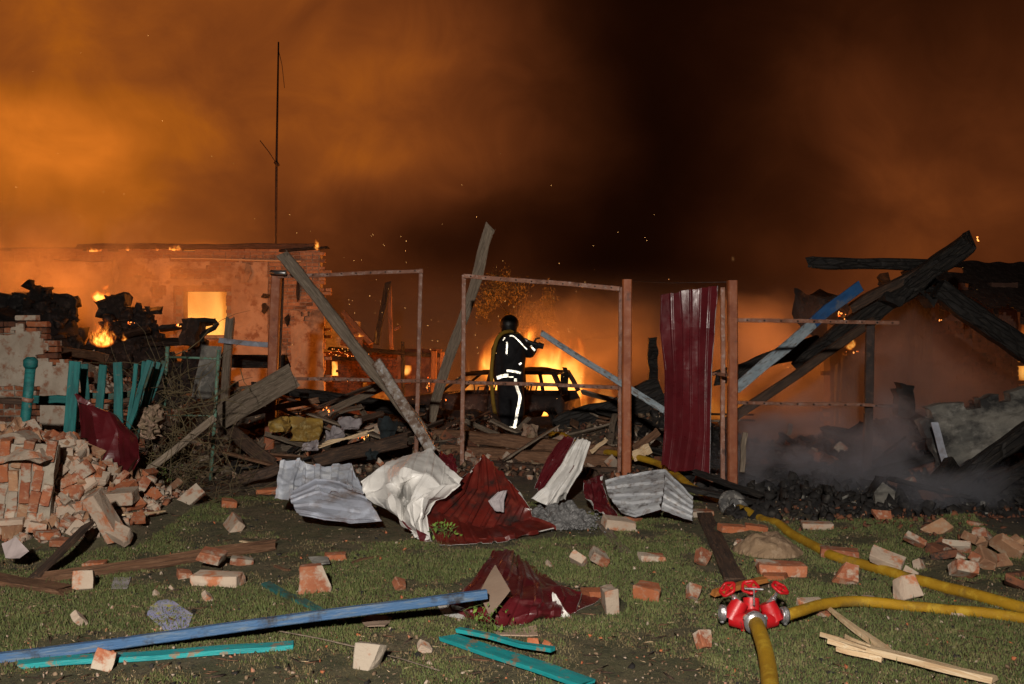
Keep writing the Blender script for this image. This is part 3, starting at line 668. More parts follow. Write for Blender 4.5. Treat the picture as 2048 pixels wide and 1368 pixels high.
# fallen sheet behind the beams
for (lab, net) in (('bent dark roof sheet behind the blue plank', [(1588, 640), (1600, 575), (1632, 600), (1660, 690)]), ('curled dark roof sheet beside the blue plank', [(1605, 600), (1650, 576), (1690, 610), (1680, 660)])):
    c = [P(x, y, 15.5) for x, y in net]
    slab('roof_sheet', lambda u, v: c[0].lerp(c[1], v).lerp(c[3].lerp(c[2], v), u)+Vector((0, .25*math.sin(u*3+v*2), 0)), .012, soot, None, 8, 8, None, .02, label=lab, cat='roof sheet', rag=.05)

# ------------------------------------------------------------------ charred beams on the right
def cb(a, Ya, c, Yc, w, t_, m, lab, name='charred_beam', **kw):
    return board(name, P(*a, Ya), P(*c, Yc), w, t_, m, lab, 'beam' if 'beam' in name else 'plank', up=Vector((0, 1, 0)), **kw)
cb((1590, 735), 13.6, (1950, 476), 12.2, .24, .2, char, 'long charred beam rising steeply to the right above the others', seg=26, jit=.16, rag=(.5, .9), warp=.03)
cb((1700, 618), 12.9, (1893, 512), 12.5, .12, .22, wood_dark, 'scorched timber lying along the rising charred beam', seg=14, jit=.16, rag=(.9, .9))
cb((1612, 525), 12.9, (1870, 531), 12.9, .15, .13, char, 'charred horizontal beam end sticking out to the left under the rising beam', seg=16, jit=.14, rag=(.6, .2))
cb((1865, 575), 12.6, (2100, 735), 12.0, .26, .2, char, 'thick charred beam sloping down out of the picture on the right', seg=16, jit=.15)
cb((1424, 762), 13.4, (1640, 682), 13.6, .2, .12, char, 'charred beam end poking out left behind the fence post', seg=14, jit=.2, rag=(.8, .3))
cb((1440, 852), 12.2, (1750, 640), 12.6, .11, .1, wood_dark, 'thin scorched beam parallel below the blue plank', seg=18, jit=.08)
cb((1470, 778), 11.9, (1632, 642), 12.2, .13, .035, blue_worn, 'grey worn lower plank end continuing the blue plank', 'plank', seg=12)
cb((1622, 648), 12.19, (1722, 570), 12.5, .14, .04, blue_paint, 'bright blue painted plank leaning against the charred beams', 'plank', rag=(.1, .3))
for k, (x, y0, y1, w) in enumerate(((1690, 700, 850, .16), (1712, 705, 850, .2), (1672, 725, 860, .05))):
    cb((x, y1), 15.2, (x+4, y0), 15.2, w, .12, char, ('stubby charred stump left of the notch', 'thicker charred stump with burning top', 'thin charred stake beside the stumps')[k], 'charred_post', jit=.2, rag=(.2, 1.2))
    bpy.data.objects[-1] if False else None
tag(slab('junction_rubble', lambda u, v: P(1775+u*115, 548+v*50+12*math.sin(u*9), 12.7+.2*math.sin(v*5)), .3, soot, None, 14, 8, lambda u, v: noise.noise(Vector((u*5, v*4, 2))) > .3, .05, rag=.1), 'black lump of burnt roofing hanging where the charred beams cross', 'burnt roofing')
tag(slab('chimney_stub', lambda u, v: P(1800+u*34-v*6, 830-v*62, 13.2), .2, soot, None, 8, 10, lambda u, v: v > .75 and abs(u-.6) > .35, .03, rag=.06), 'black stub standing in the smoke left of the plaster slab', 'stub')
tag(slab('charred_stub', lambda u, v: P(1298+u*16, 775-v*100, 17.5), .12, char, None, 4, 12, None, .03, rag=.04), 'charred stub standing in orange smoke left of the maroon sheet', 'stub')
tag(slab('charred_stub', lambda u, v: P(1122+u*14, 790-v*54, 19.0), .12, char, None, 4, 10, lambda u, v: v > .8 and u < .3, .03, rag=.04), 'short charred stub with a twig right of the fireman', 'stub')
tube('broken_rod', [P(1130, 752, 19), P(1141, 751, 19)], .012, char, label='tiny rod sticking from the charred stub right of the fireman', cat='rod')

# fallen plaster slab, right edge
sl = [(1822, 826), (1900, 792), (2060, 772), (2120, 800), (2100, 880), (1990, 905), (1893, 938), (1850, 880)]
cA, cB, cC, cD = P(1828, 818, 10.6), P(2090, 770, 10.4), P(2080, 880, 9.9), P(1880, 940, 10.1)
tag(slab('plaster_slab', lambda u, v: cD.lerp(cA, v).lerp(cC.lerp(cB, v), u), .14, plaster_grey, None, 34, 16, lambda u, v: (v > .82 and noise.noise(Vector((u*8, 0, 3))) > .1) or (u < .04 and v < .5), .012, rag=.05), 'grey sooty slab of plastered wall leaning over black debris at the right edge', 'wall slab')
board('metal_strip', P(1868, 842, 10.1), P(1893, 932, 9.95), .07, .012, grey_metal, 'pale metal strip leaning on the left edge of the plaster slab', 'metal strip', up=Vector((0, 1, 0)))
for k, (a, c, w, lab) in enumerate((((1880, 985), (2070, 850), .16, 'black charred beam sloping up under the plaster slab'), ((1930, 1010), (2100, 905), .12, 'black charred board below the sloping beam at right'), ((1868, 985), (1905, 925), .16, 'charred jagged stub at the foot of the plaster slab'))):
    board('charred_beam', P(*a, 9.5), P(*c, 9.7+.1*k), w, .12, char, lab, 'beam', up=Vector((0, 1, 0)), jit=.2, rag=(.8, .8), seg=14)

# ------------------------------------------------------------------ burnt estate car
def car():
    T = thing('burnt_car', P(1000, 868, 20.2)+Vector((0, 0, -.0)), 'burnt-out estate car with empty windows glowing from the fire behind, beside the fireman', 'car', rotz=math.radians(-16))
    z0 = 0.02; M0 = PW[T.name]
    # local: -x is the front, +x the rear, y- faces the camera
    W2 = .78; prof = [(-1.95, .34), (-1.98, .62), (-1.85, .76), (-1.0, .84), (1.45, .86), (1.5, .5), (1.44, .26), (-1.88, .24)]
    bm = bmesh.new(); seg = 40
    def top(x): return np.interp(x, [-1.98, -1.85, -1.0, 1.45, 1.52], [.62, .76, .84, .87, .7])
    def bot(x):
        z = .25
        for wx in (-1.25, 1.0):
            if abs(x-wx) < .33: z = max(z, .25+math.sqrt(max(0, .33**2-(x-wx)**2))-.02)
        return min(z, top(x)-.05)
    for s in (-1, 1):
        cols = []
        for i in range(seg+1):
            x = -1.97+3.48*i/seg; zt, zb = top(x), bot(x); c_ = []
            for k, v in enumerate((0, .25, .5, .75, .9, 1)):
                z = zb+(zt-zb)*v; inset = (.0, .0, .0, .02, .05, .09)[k]
                y = s*(W2-inset-.10*max(0, (-x-1.6)/.4)**2)+.018*noise.noise(Vector((x*2.5, z*4, s*3)))+.008*noise.noise(Vector((x*9, z*9, s)))
                c_.append(bm.verts.new((x, y, z)))
            cols.append(c_)
        for i in range(seg):
            for k in range(5): bm.faces.new((cols[i][k], cols[i+1][k], cols[i+1][k+1], cols[i][k+1]))
        if s == -1: left = cols
        else: right = cols
    for i in range(12):
        bm.faces.new((left[i][5], left[i+1][5], right[i+1][5], right[i][5]))       # bonnet
    for k in range(5):
        bm.faces.new((left[0][k], left[0][k+1], right[0][k+1], right[0][k])); bm.faces.new((left[-1][k], left[-1][k+1], right[-1][k+1], right[-1][k]))
    bmesh.ops.recalc_face_normals(bm, faces=bm.faces)
    body = link('body', bm_mesh('body', bm, True), carb, T, M0); mo = body.modifiers.new('s', 'SOLIDIFY'); mo.thickness = .02
    # roof and pillars
    L = lambda x, y, z: M0 @ Vector((x, y, z))
    slab('roof', lambda u, v: L(-.55+1.85*u, -.60+1.2*v, 1.25+.07*math.sin(math.pi*u)-.05*abs(2*v-1)**2-.03*math.sin(u*6)), .03, carb, T, 16, 8, lambda u, v: .38 < u < .58 and .3 < v < .6, .012, dirv=Vector((0, 0, 1)), rag=.0)
    for s in (-1, 1):
        for nm, a, c_, r in (('pillar', (-1.05, s*.68, .84), (-.52, s*.6, 1.25), .03), ('pillar', (-.08, s*.69, .85), (-.02, s*.6, 1.28), .04), ('pillar', (.72, s*.69, .86), (.66, s*.6, 1.29), .045),
                             ('pillar', (1.48, s*.68, .86), (1.27, s*.6, 1.26), .055), ('roof_rail', (-.55, s*.6, 1.25), (1.3, s*.6, 1.265), .032)):
            tube(nm, [L(*a), L(*((Vector(a)+Vector(c_))/2+Vector((0, s*.02, .01)))), L(*c_)], r, carbon if nm == 'roof_rail' else carb, T, 6)
    tube('quarter_strut', [L(1.08, -.68, .86), L(1.0, -.62, 1.26)], .012, carbon, T, 5)
    tube('roof_rail', [L(1.29, -.6, 1.26), L(1.29, .6, 1.26)], .035, carbon, T, 6)
    for x, y in ((-1.25, -.76), (1.0, -.76), (-1.25, .76), (1.0, .76)):
        bm = bmesh.new(); cyl_bm(bm, (0, -.08, 0), (0, .08, 0), .2); cyl_bm(bm, (0, -.095, 0), (0, -.081, 0), .07)
        w_ = link('wheel', bm_mesh('wheel', bm), carbon, T, M0 @ Matrix.Translation((x, y, .2)))
        link('rim', tube_mesh([(.19*math.cos(a), -.09, .19*math.sin(a)) for a in np.linspace(0, 6.28, 17)[:-1]], .02, 6, True), carb, w_, M0 @ Matrix.Translation((x, y, .2)))
    for x in (-.4, .5):
        for y in (-.35, .35):
            tube('seat_frame', [L(x, y-.2, .4), L(x+.12, y-.2, .98), L(x+.14, y+.2, .98), L(x, y+.2, .4)], .018, carbon, T, 5)
    for x in (-.95, -.02, .72):  # shut lines
        tube('door_seam', [L(x, -W2-.004, .32), L(x, -W2-.002, .72), L(x, -W2+.06, .83)], .006, carbon, T, 4)
    for x in (.12, .85): box('door_handle', *(lambda c_: (c_.x-.06, c_.x+.06, c_.y-.03, c_.y, c_.z-.012, c_.z+.012))(L(x, -W2, .74)), carbon, T)
    tube('steering_wheel', [L(-.55+.05*math.cos(a), -.3+.17*math.cos(a), .92+.17*math.sin(a)) for a in np.linspace(0, 6.28, 13)[:-1]], .012, carbon, T, 5, closed=True)
    return T
car()

# ------------------------------------------------------------------ fence of square steel tube
FE = thing('metal_fence_frame', P(1252, 958, 11.0), 'rust brown steel fence frame of posts, rails and empty panel openings', 'fence')
YP = {'p0': 12.6, 'u1': 12.2, 'u2': 11.8, 'u3': 11.15, 'p1': 11.0, 'u4': 10.3, 'p2': 9.95, 'd': 10.6}
def post(name, a, c, w, m, Y, t_=None, lab=None, zb=None):
    p0, p1 = P(*a, Y), P(*c, Y)
    if zb is not None: p0 = p0+(p0-p1).normalized()*.0; p0.z = H(p0.x, p0.y)-.1
    o = board(name, p0, p1, w, t_ or w, m, parent=FE, up=Vector((0, 1, 0)), rag=(0, 0), jit=.006, warp=.003, seg=16)
    if lab: o['label'] = lab
    return o
post('post', (538, 905), (554, 540), .125, rust_paint, 12.6, .1, zb=1)
post('upright', (549, 905), (565, 543), .05, rust_dark, 12.75, .05, zb=1)
post('upright', (832, 905), (842, 538), .05, rust_rail, 12.2, zb=1)
post('upright', (924, 940), (928, 550), .05, rust_rail, 11.8, zb=1)
post('upright', (1238, 955), (1241, 574), .04, rust_rail, 11.15, zb=1)
post('post', (1252, 958), (1254, 559), .10, rust_paint, 11.0, zb=1)
post('upright', (1446, 975), (1445, 575), .045, rust_rail, 10.3, zb=1)
post('post', (1464, 995), (1465, 561), .095, rust_paint, 9.95, zb=1)
post('upright', (1733, 955), (1740, 648), .09, rust_dark, 10.6, .05, 'blackened upright right of the fence', zb=1)
def rail(a, Ya, c, Yc, w=.045, m=rust_rail, n=10, lab=None):
    p0, p1 = P(*a, Ya-.055), P(*c, Yc-.055); o = board('rail', p0, p1, w, .03, m, parent=FE, up=Vector((0, 1, 0)), rag=(0, .1), jit=.02, warp=.006, seg=20)
    if lab: o['label'] = lab
    bm = bmesh.new(); L = (p1-p0).length
    for i in range(n):
        x = L*(i+.5)/n; cyl_bm(bm, (x, .0, -.028), (x, 0, -.014), .009, K=6); cyl_bm(bm, (x+.02, .0, .014), (x+.02, 0, .028), .009, K=6)
    s_ = link('screws', bm_mesh('screws', bm), rust_dark, o, PW[o.name]); s_['kind'] = 'stuff'
rail((556, 553), 12.6, (846, 541), 12.2); rail((928, 552), 11.8, (1240, 577), 11.15, .05)
rail((578, 757), 12.6, (846, 762), 12.2, .042); rail((832, 761), 12.22, (1238, 775), 11.15, .042, n=16)
rail((1475, 640), 9.95, (1797, 646), 10.7, .04); rail((1475, 805), 9.95, (1795, 812), 10.7, .035)
rail((1425, 748), 10.33, (1466, 750), 9.97, .03, n=2)
tube('wire', [P(1262, 562, 11), P(1340, 566, 10.6), P(1456, 564, 10)], .004, rust_dark, FE, 5)
tube('bracket', [P(541, 545, 12.5), P(572, 546, 12.4)], .03, galv, FE, 4)

# leaning boards
def lean(name, a, Ya, c, Yc, w, t_, m, lab, cat, **kw): return board(name, P(*a, Ya), P(*c, Yc), w, t_, m, lab, cat, up=Vector((0, 1, 0)), **kw)
lean('leaning_pole', (560, 503), 12.2, (850, 868), 11.7, .14, .09, wood_grey, 'long grey wooden slab leaning diagonally across the left fence frame', 'pole', seg=24, jit=.12, rag=(1.6, .3), warp=.03)
T_ = lean('metal_strap', (752, 722), 11.7, (866, 905), 11.25, .12, .08, strap_metal, 'mottled white metal gutter piece along the foot of the leaning pole', 'metal profile', seg=14, jit=.05)
lean('leaning_plank', (985, 445), 13.6, (862, 845), 14.6, .15, .035, wood_grey, 'tall thin grey plank leaning upright behind the middle fence frame', 'plank', seg=20, jit=.12, rag=(1.3, .3), warp=.03)
lean('pale_blue_rail', (1080, 667), 12.2, (1332, 822), 10.6, .07, .05, blue_worn, 'pale blue worn rail sloping down right of the fireman', 'rail', seg=18, jit=.06, rag=(.8, .4))
lean('loose_plank', (436, 838), 11.5, (592, 748), 10.7, .27, .035, wood_grey, 'wide weathered grey plank sticking up in front of the left fence post', 'plank', seg=10, rag=(.6, .3), jit=.03)
lean('loose_plank', (210, 1010), 8.9, (430, 835), 9.8, .07, .05, wood_grey, 'narrow grey batten running up from the maroon scrap to the wide plank', 'plank', seg=12, rag=(.6, .3))
lean('loose_plank', (440, 845), 11.7, (552, 935), 11.0, .16, .04, wood_dark, 'dark plank sloping down below the wide weathered plank', 'plank', seg=10)
lean('wooden_post', (448, 815), 13.6, (460, 630), 13.6, .11, .09, wood_grey, 'pale grey wooden post with crosspiece standing in the rubble', 'post', rag=(.2, .9))
lean('crosspiece', (438, 680), 13.5, (538, 690), 13.3, .07, .04, grey_metal, 'short grey crosspiece fixed to the pale wooden post', 'board')
lean('rubble_board', (405, 800), 13.9, (425, 688), 14.1, .3, .04, plaster_grey, 'grey board fragment standing behind the green gate', 'board', rag=(.3, .9))
lean('dark_beam', (430, 722), 15.4, (578, 724), 15, .2, .15, char, 'dark horizontal beam behind the pale wooden post', 'beam')
lean('dark_beam', (110, 700), 13.4, (215, 717), 12.4, .11, .06, wood_brown, 'broken brown board on the grey rubble left of the flames', 'beam', rag=(1, 1))
# ------------------------------------------------------------------ crumpled corrugated sheets
def facet(a, c, s):
    i, j = math.floor(a), math.floor(c); f, g = a-i, c-j; r = lambda x, y: _tab[(x*7+s*13) & 255, (y*11+s*5) & 255]*2-1
    if (i+j) % 2:
        return r(i, j)+(r(i+1, j)-r(i, j))*f+(r(i+1, j+1)-r(i+1, j))*g if f > g else r(i, j)+(r(i, j+1)-r(i, j))*g+(r(i+1, j+1)-r(i, j+1))*f
    return r(i, j)+(r(i+1, j)-r(i, j))*f+(r(i, j+1)-r(i, j))*g if f+g < 1 else r(i+1, j+1)+(r(i, j+1)-r(i+1, j+1))*(1-f)+(r(i+1, j)-r(i+1, j+1))*(1-g)
def sheet(name, net, mf, mb, ribs=6, amp=.012, crump=.03, seed=0, sharp=.6, label=None, cat='metal sheet', group=None, axis_='u', parent=None, NU=72, NV=48, rag=.03, pan=True, ground_snap=False, cf=5, ribw=.28):
    """net: rows (v) of points (u); linear folds blended with a smooth surface, ribs and dents on top"""
    nv, nu = len(net), len(net[0]); A = np.array([[list(p) for p in r] for r in net])
    def ev(u, v):
        u = min(max(u, 0), 1)*(nu-1); v = min(max(v, 0), 1)*(nv-1); i = min(int(u), nu-2); j = min(int(v), nv-2); a, c = u-i, v-j
        lin = (A[j, i]*(1-a)+A[j, i+1]*a)*(1-c)+(A[j+1, i]*(1-a)+A[j+1, i+1]*a)*c
        if sharp >= 1: return lin
        a2, c2 = a*a*(3-2*a), c*c*(3-2*c)
        sm = (A[j, i]*(1-a2)+A[j, i+1]*a2)*(1-c2)+(A[j+1, i]*(1-a2)+A[j+1, i+1]*a2)*c2
        return lin*sharp+sm*(1-sharp)
    U = np.linspace(0, 1, NU+1); V = np.linspace(0, 1, NV+1)
    Pn = np.array([[ev(u+rag*noise.noise(Vector((v*5, seed, 0)))*(1 if u < .02 or u > .98 else 0), v+rag*noise.noise(Vector((u*6, seed, 5)))*(1 if v < .02 or v > .98 else 0)) for u in U] for v in V])
    def normals(Q):
        du = np.gradient(Q, axis=1); dv = np.gradient(Q, axis=0); n = np.cross(du, dv); l = np.linalg.norm(n, axis=2, keepdims=True); l[l < 1e-9] = 1; return n/l
    Nn = normals(Pn); Q = Pn.copy()
    for j, v in enumerate(V):
        for i, u in enumerate(U):
            t_ = u if axis_ == 'u' else v
            ph = (t_*ribs) % 1.0
            prof = (1 if ph < ribw else 0)+(max(0, 1-(ph-ribw)/.07) if ph >= ribw else 0)+(max(0, 1-(1-ph)/.07) if ph > .93 else 0)
            wv = Vector(Pn[j, i])
            cr = facet(u*(2+cf*.8)+.4*v, v*(2+cf*.7)-.3*u, seed)*.9+facet(u*(4+cf*1.3)-.5*v, v*(3+cf*1.4)+.6*u, seed+3)*.4+noise.noise(wv*cf*3+Vector((seed, 1, 4)))*.12+.4
            Q[j, i] += Nn[j, i]*(amp*(min(prof, 1)-.35)+crump*(cr-.4))
    if ground_snap:
        g = Hn(Q[..., 0], Q[..., 1])+.006; Q[..., 2] = np.maximum(Q[..., 2], g)
    n2 = normals(Q); th = .0016; B = Q+n2*th
    o0 = Q.reshape(-1, 3).mean(0); vs = np.concatenate([Q.reshape(-1, 3), B.reshape(-1, 3)])-o0; W1 = NU+1; off = (NU+1)*(NV+1); fs = []; mi = []
    R = random.Random(seed)
    for j in range(NV):
        for i in range(NU):
            a = j*W1+i; fs.append((a, a+1, a+W1+1, a+W1)); mi.append(1); fs.append((off+a, off+a+W1, off+a+W1+1, off+a+1)); mi.append(0)
    for i in range(NU):
        a = i; fs.append((a+1, a, off+a, off+a+1)); mi.append(1); a = NV*W1+i; fs.append((a, a+1, off+a+1, off+a)); mi.append(1)
    for j in range(NV):
        a = j*W1; fs.append((a, a+W1, off+a+W1, off+a)); mi.append(1); a = j*W1+NU; fs.append((a+W1, a, off+a, off+a+W1)); mi.append(1)
    me = meshdata(name, vs, fs, False); me.materials.append(mf); me.materials.append(mb) if mb.name != mf.name else None
    if mb.name != mf.name: me.polygons.foreach_set('material_index', mi)
    o = bpy.data.objects.new(name, me); COL.objects.link(o)
    mw = Matrix.Translation(Vector(o0)); o.matrix_world = mw; PW[o.name] = mw
    return tag(o, label, cat, group)
def pn(rows): return [[P(*p) for p in r] for r in rows]
# front (mf) is the side the normal du x dv points to; with u to the right and v upwards it is the camera's side
S = lambda rows: pn(rows[::-1])   # write rows top first
# the hanging maroon sheet
sheet('hanging_sheet', S([[(1322, 590, 10.6), (1360, 582, 10.5), (1400, 576, 10.45), (1436, 571, 10.3)],
      [(1320, 660, 10.6), (1365, 655, 10.5), (1398, 655, 10.42), (1430, 655, 10.3)],
      [(1330, 740, 10.5), (1365, 742, 10.35), (1396, 744, 10.3), (1424, 742, 10.2)],
      [(1330, 860, 10.6), (1362, 862, 10.45), (1398, 862, 10.3), (1422, 860, 10.2)],
      [(1324, 930, 10.6), (1350, 945, 10.5), (1385, 940, 10.3), (1420, 950, 10.2)]]), maroon, rib_metal, 6, .018, .007, 3, .35, 'tall maroon corrugated sheet hanging upright between two fence posts', rag=.03, cf=3, NU=120, NV=50, ribw=.09)
# big maroon sheet with burnt patch
sheet('crumpled_sheet', S([[(918, 962, 7.9), (945, 940, 8.35), (965, 907, 8.65), (985, 925, 8.5), (1012, 955, 8.4), (1040, 985, 8.2)],
      [(885, 990, 7.8), (930, 985, 8.15), (965, 975, 8.3), (1000, 990, 8.2), (1035, 1005, 8.1), (1062, 1020, 8.05)],
      [(842, 1020, 7.75), (885, 1030, 7.9), (930, 1045, 7.85), (965, 1055, 7.9), (1010, 1050, 7.95), (1065, 1035, 8.1)],
      [(858, 1060, 7.6), (895, 1072, 7.55), (940, 1075, 7.5), (980, 1076, 7.5), (1040, 1072, 7.6), (1112, 1056, 7.85)],
      [(880, 1100, 7.3), (905, 1098, 7.3), (950, 1092, 7.4), (990, 1086, 7.45), (1040, 1076, 7.6), (1114, 1057, 7.9)]]), maroon_burnt, white_metal, 7, .022, .014, 11, .6,
      'large dark maroon corrugated sheet with a burnt pale patch, crumpled on the grass', ground_snap=True, cf=3, NU=96, NV=60)
bpatch = sheet('burnt_patch', S([[(996, 984, 8.02), (1014, 980, 8.06)], [(976, 1003, 7.98), (1008, 1002, 8.0)], [(990, 1022, 7.92), (1008, 1024, 7.93)]]), cloth_pale, cloth_pale, 2, .006, .006, 5, .1, None, None, NU=18, NV=18, rag=.12)
bpatch.parent = bpy.data.objects['crumpled_sheet']; bpatch.matrix_basis = PW['crumpled_sheet'].inverted() @ PW[bpatch.name]
bpatch['label'] = 'pale patch where the paint has burnt away'
# white crumpled sheets
sheet('crumpled_sheet', S([[(722, 962, 8.0), (775, 935, 8.3), (830, 918, 8.4), (862, 908, 8.5), (890, 925, 8.2), (918, 965, 7.9)],
      [(726, 985, 7.95), (770, 965, 7.9), (812, 950, 7.8), (850, 950, 7.8), (885, 968, 7.75), (921, 970, 7.85)],
      [(745, 1010, 7.9), (785, 1000, 7.65), (800, 1000, 8.05), (815, 1010, 7.55), (845, 995, 7.6), (880, 1000, 7.8)],
      [(780, 1035, 7.8), (800, 1040, 7.6), (812, 1045, 7.7), (826, 1050, 7.45), (842, 1040, 7.55), (852, 1030, 7.7)],
      [(820, 1066, 7.6), (832, 1072, 7.5), (840, 1078, 7.45), (850, 1084, 7.4), (860, 1086, 7.4), (868, 1088, 7.42)]]), white_metal, maroon, 5, .008, .06, 21, .8,
      'crumpled cream white metal sheet heaped beside the big maroon sheet', ground_snap=True, cf=3, NU=100, NV=90)
sheet('crumpled_sheet', S([[(560, 925, 8.8), (600, 920, 8.9), (612, 928, 8.8), (650, 934, 8.8), (700, 925, 8.9), (715, 955, 8.6)],
      [(556, 960, 8.6), (585, 965, 8.5), (612, 962, 8.6), (650, 966, 8.5), (690, 962, 8.5), (724, 975, 8.4)],
      [(553, 1000, 8.4), (585, 1000, 8.2), (615, 990, 8.3), (650, 985, 8.2), (690, 985, 8.2), (730, 990, 8.2)]]), metal_bluish, maroon, 6, .02, .02, 31, .8,
      'pale ribbed metal sheet standing crumpled at the left end of the sheet heap', ground_snap=True, cf=4)
sheet('crumpled_sheet', S([[(580, 985, 8.3), (630, 960, 8.45), (680, 965, 8.4), (726, 985, 8.2)],
      [(582, 1005, 8.15), (640, 985, 8.25), (700, 1000, 8.05), (745, 1012, 7.95)],
      [(590, 1020, 8.0), (640, 1030, 7.95), (700, 1038, 7.85), (762, 1040, 7.85)],
      [(600, 1030, 7.98), (650, 1042, 7.9), (705, 1046, 7.85), (765, 1042, 7.85)]]), grey_metal, maroon, 6, .014, .018, 41, .6,
      'greyish corrugated sheet lying flattened left of the cream white sheet', ground_snap=True, axis_='v', cf=3.5)
sheet('maroon_scrap', S([[(770, 940, 8.9), (800, 922, 9), (838, 922, 9)], [(768, 955, 8.8), (800, 950, 8.9), (815, 945, 8.9)]]), maroon, white_metal, 3, .01, .02, 45, .6, 'small maroon scrap sticking up behind the cream white sheet', NU=24, NV=16)
sheet('maroon_scrap', S([[(880, 903, 9), (905, 910, 9), (912, 935, 8.9)], [(876, 925, 8.8), (900, 940, 8.8), (912, 958, 8.7)]]), maroon, white_metal, 3, .01, .02, 46, .6, 'maroon scrap edge sticking up between white and maroon sheets', NU=24, NV=16)
sheet('bent_sheet', S([[(1128, 872, 9.4), (1152, 876, 9.3)], [(1095, 915, 9.2), (1122, 930, 9.2)], [(1068, 975, 9.0), (1085, 985, 9.0)]]), maroon, white_metal, 3, .01, .015, 51, .5,
      'narrow maroon sheet side leaning left of the cream strip', NU=30, NV=40)
sheet('bent_sheet', S([[(1152, 877, 9.3), (1168, 878, 9.35), (1183, 884, 9.3)], [(1125, 930, 9.2), (1146, 935, 9.1), (1160, 940, 9.2)], [(1090, 975, 9.0), (1112, 985, 8.9), (1134, 985, 9.0)], [(1064, 998, 9.0), (1096, 1012, 8.9), (1130, 998, 9.1)]]), white_metal, maroon, 3, .02, .012, 52, .5,
      'cream ribbed metal strip leaning up beside the orange fence post', NU=42, NV=48)
sheet('ribbed_sheet', S([[(1210, 962, 9.0), (1260, 950, 9.1), (1330, 940, 9.0)], [(1216, 990, 8.8), (1262, 990, 8.7), (1328, 985, 8.5)], [(1232, 1012, 8.6), (1270, 1022, 8.45), (1320, 1012, 8.35)], [(1245, 1028, 8.5), (1272, 1036, 8.4), (1325, 1020, 8.3)]]), rib_metal, maroon, 6, .016, .006, 61, .9,
      'mottled grey ribbed metal sheet bent in a ridge, left face', axis_='v', cf=3)
sheet('ribbed_sheet', S([[(1330, 940, 9.0), (1386, 996, 8.6)], [(1328, 985, 8.5), (1385, 1020, 8.4)], [(1322, 1022, 8.3), (1384, 1045, 8.25)]]), rib_metal, maroon, 5, .016, .006, 62, .9,
      'right face of the bent ribbed grey metal ridge', axis_='v', cf=3, NU=40)
sheet('maroon_scrap', S([[(1165, 965, 8.9), (1180, 955, 9), (1206, 950, 9), (1208, 965, 8.9)], [(1170, 1000, 8.7), (1190, 1005, 8.7), (1205, 1005, 8.7), (1215, 1000, 8.7)], [(1200, 1022, 8.45), (1212, 1030, 8.4), (1225, 1034, 8.35), (1236, 1032, 8.35)]]), maroon, white_metal, 2, .008, .03, 65, .8, 'torn maroon sheet piece against the left end of the ribbed grey sheet', NU=40, NV=40, cf=6)
# front maroon sheet with cardboard
sheet('crumpled_sheet', S([[(985, 1108, 7.0), (1020, 1102, 7.05), (1035, 1110, 7.0), (1060, 1130, 6.8), (1090, 1165, 6.55)],
      [(960, 1140, 6.3), (1000, 1140, 6.3), (1040, 1145, 6.15), (1085, 1170, 5.95), (1130, 1175, 6.15)],
      [(920, 1190, 5.8), (970, 1190, 5.7), (1030, 1200, 5.6), (1090, 1205, 5.6), (1160, 1190, 6.0)],
      [(892, 1210, 5.7), (950, 1225, 5.55), (1010, 1235, 5.45), (1080, 1225, 5.5), (1150, 1230, 5.7), ][:5],
      [(905, 1230, 5.7), (945, 1240, 5.62), (1000, 1266, 5.36), (1060, 1250, 5.5), (1120, 1225, 5.75)]]), maroon, white_metal, 6, .014, .03, 71, .6,
      'torn maroon sheet lying in the grass with cardboard on it', ground_snap=True, cf=4, NU=90, NV=70)
sheet('maroon_tail', S([[(1120, 1175, 6.3), (1160, 1200, 6.1), (1202, 1215, 6.0)], [(1120, 1225, 5.8), (1145, 1240, 5.68), (1190, 1222, 5.9)]]), maroon, white_metal, 2, .012, .03, 72, .7, 'maroon sheet end trailing right into the grass', ground_snap=True, NU=36, NV=24)
sheet('white_fold', S([[(872, 1222, 5.85), (898, 1214, 5.85), (918, 1218, 5.8)], [(885, 1240, 5.62), (905, 1246, 5.58), (932, 1252, 5.54)]]), white_metal, maroon, 2, .01, .02, 73, .7, 'white folded corner of torn metal left of the cardboard', ground_snap=True, NU=24, NV=20)
sheet('white_fold', S([[(1107, 1187, 5.75), (1112, 1188, 5.74)], [(1106, 1222, 5.66), (1130, 1218, 5.62)], [(1098, 1232, 5.6), (1148, 1240, 5.58)]]), white_metal, maroon, 2, .01, .015, 74, .7, 'pale triangular fold on the right part of the torn maroon sheet', NU=20, NV=24)
def plate(name, pts, th, m, label, cat, bend=0.):
    c = sum(pts, Vector())/len(pts); n = (pts[1]-pts[0]).cross(pts[2]-pts[0]).normalized(); k = len(pts)
    vs = [p-c for p in pts]+[p-c+n*th for p in pts]; fs = [tuple(range(k))[::-1], tuple(range(k, 2*k))]+[(i, (i+1) % k, k+(i+1) % k, k+i) for i in range(k)]
    bm = bmesh.new(); V = [bm.verts.new(v) for v in vs]
    for f_ in fs: bm.faces.new([V[i] for i in f_])
    bmesh.ops.recalc_face_normals(bm, faces=bm.faces); bmesh.ops.triangulate(bm, faces=bm.faces[:])
    bmesh.ops.subdivide_edges(bm, edges=bm.edges[:], cuts=3, use_grid_fill=True)
    for v in bm.verts: v.co += n*(noise.noise(v.co*4+c)*bend)
    return tag(link(name, bm_mesh(name, bm), m, None, Matrix.Translation(c)), label, cat)
plate('cardboard_piece', [P(990, 1128, 5.9), P(1019, 1178, 5.5), P(980, 1234, 5.3), P(957, 1186, 5.6)], .006, cardboard, 'brown diamond-shaped cardboard piece on the torn maroon sheet', 'cardboard', .01)
def gp(l, dz=.02): return [G(x, y)+Vector((0, 0, dz)) for x, y in l]
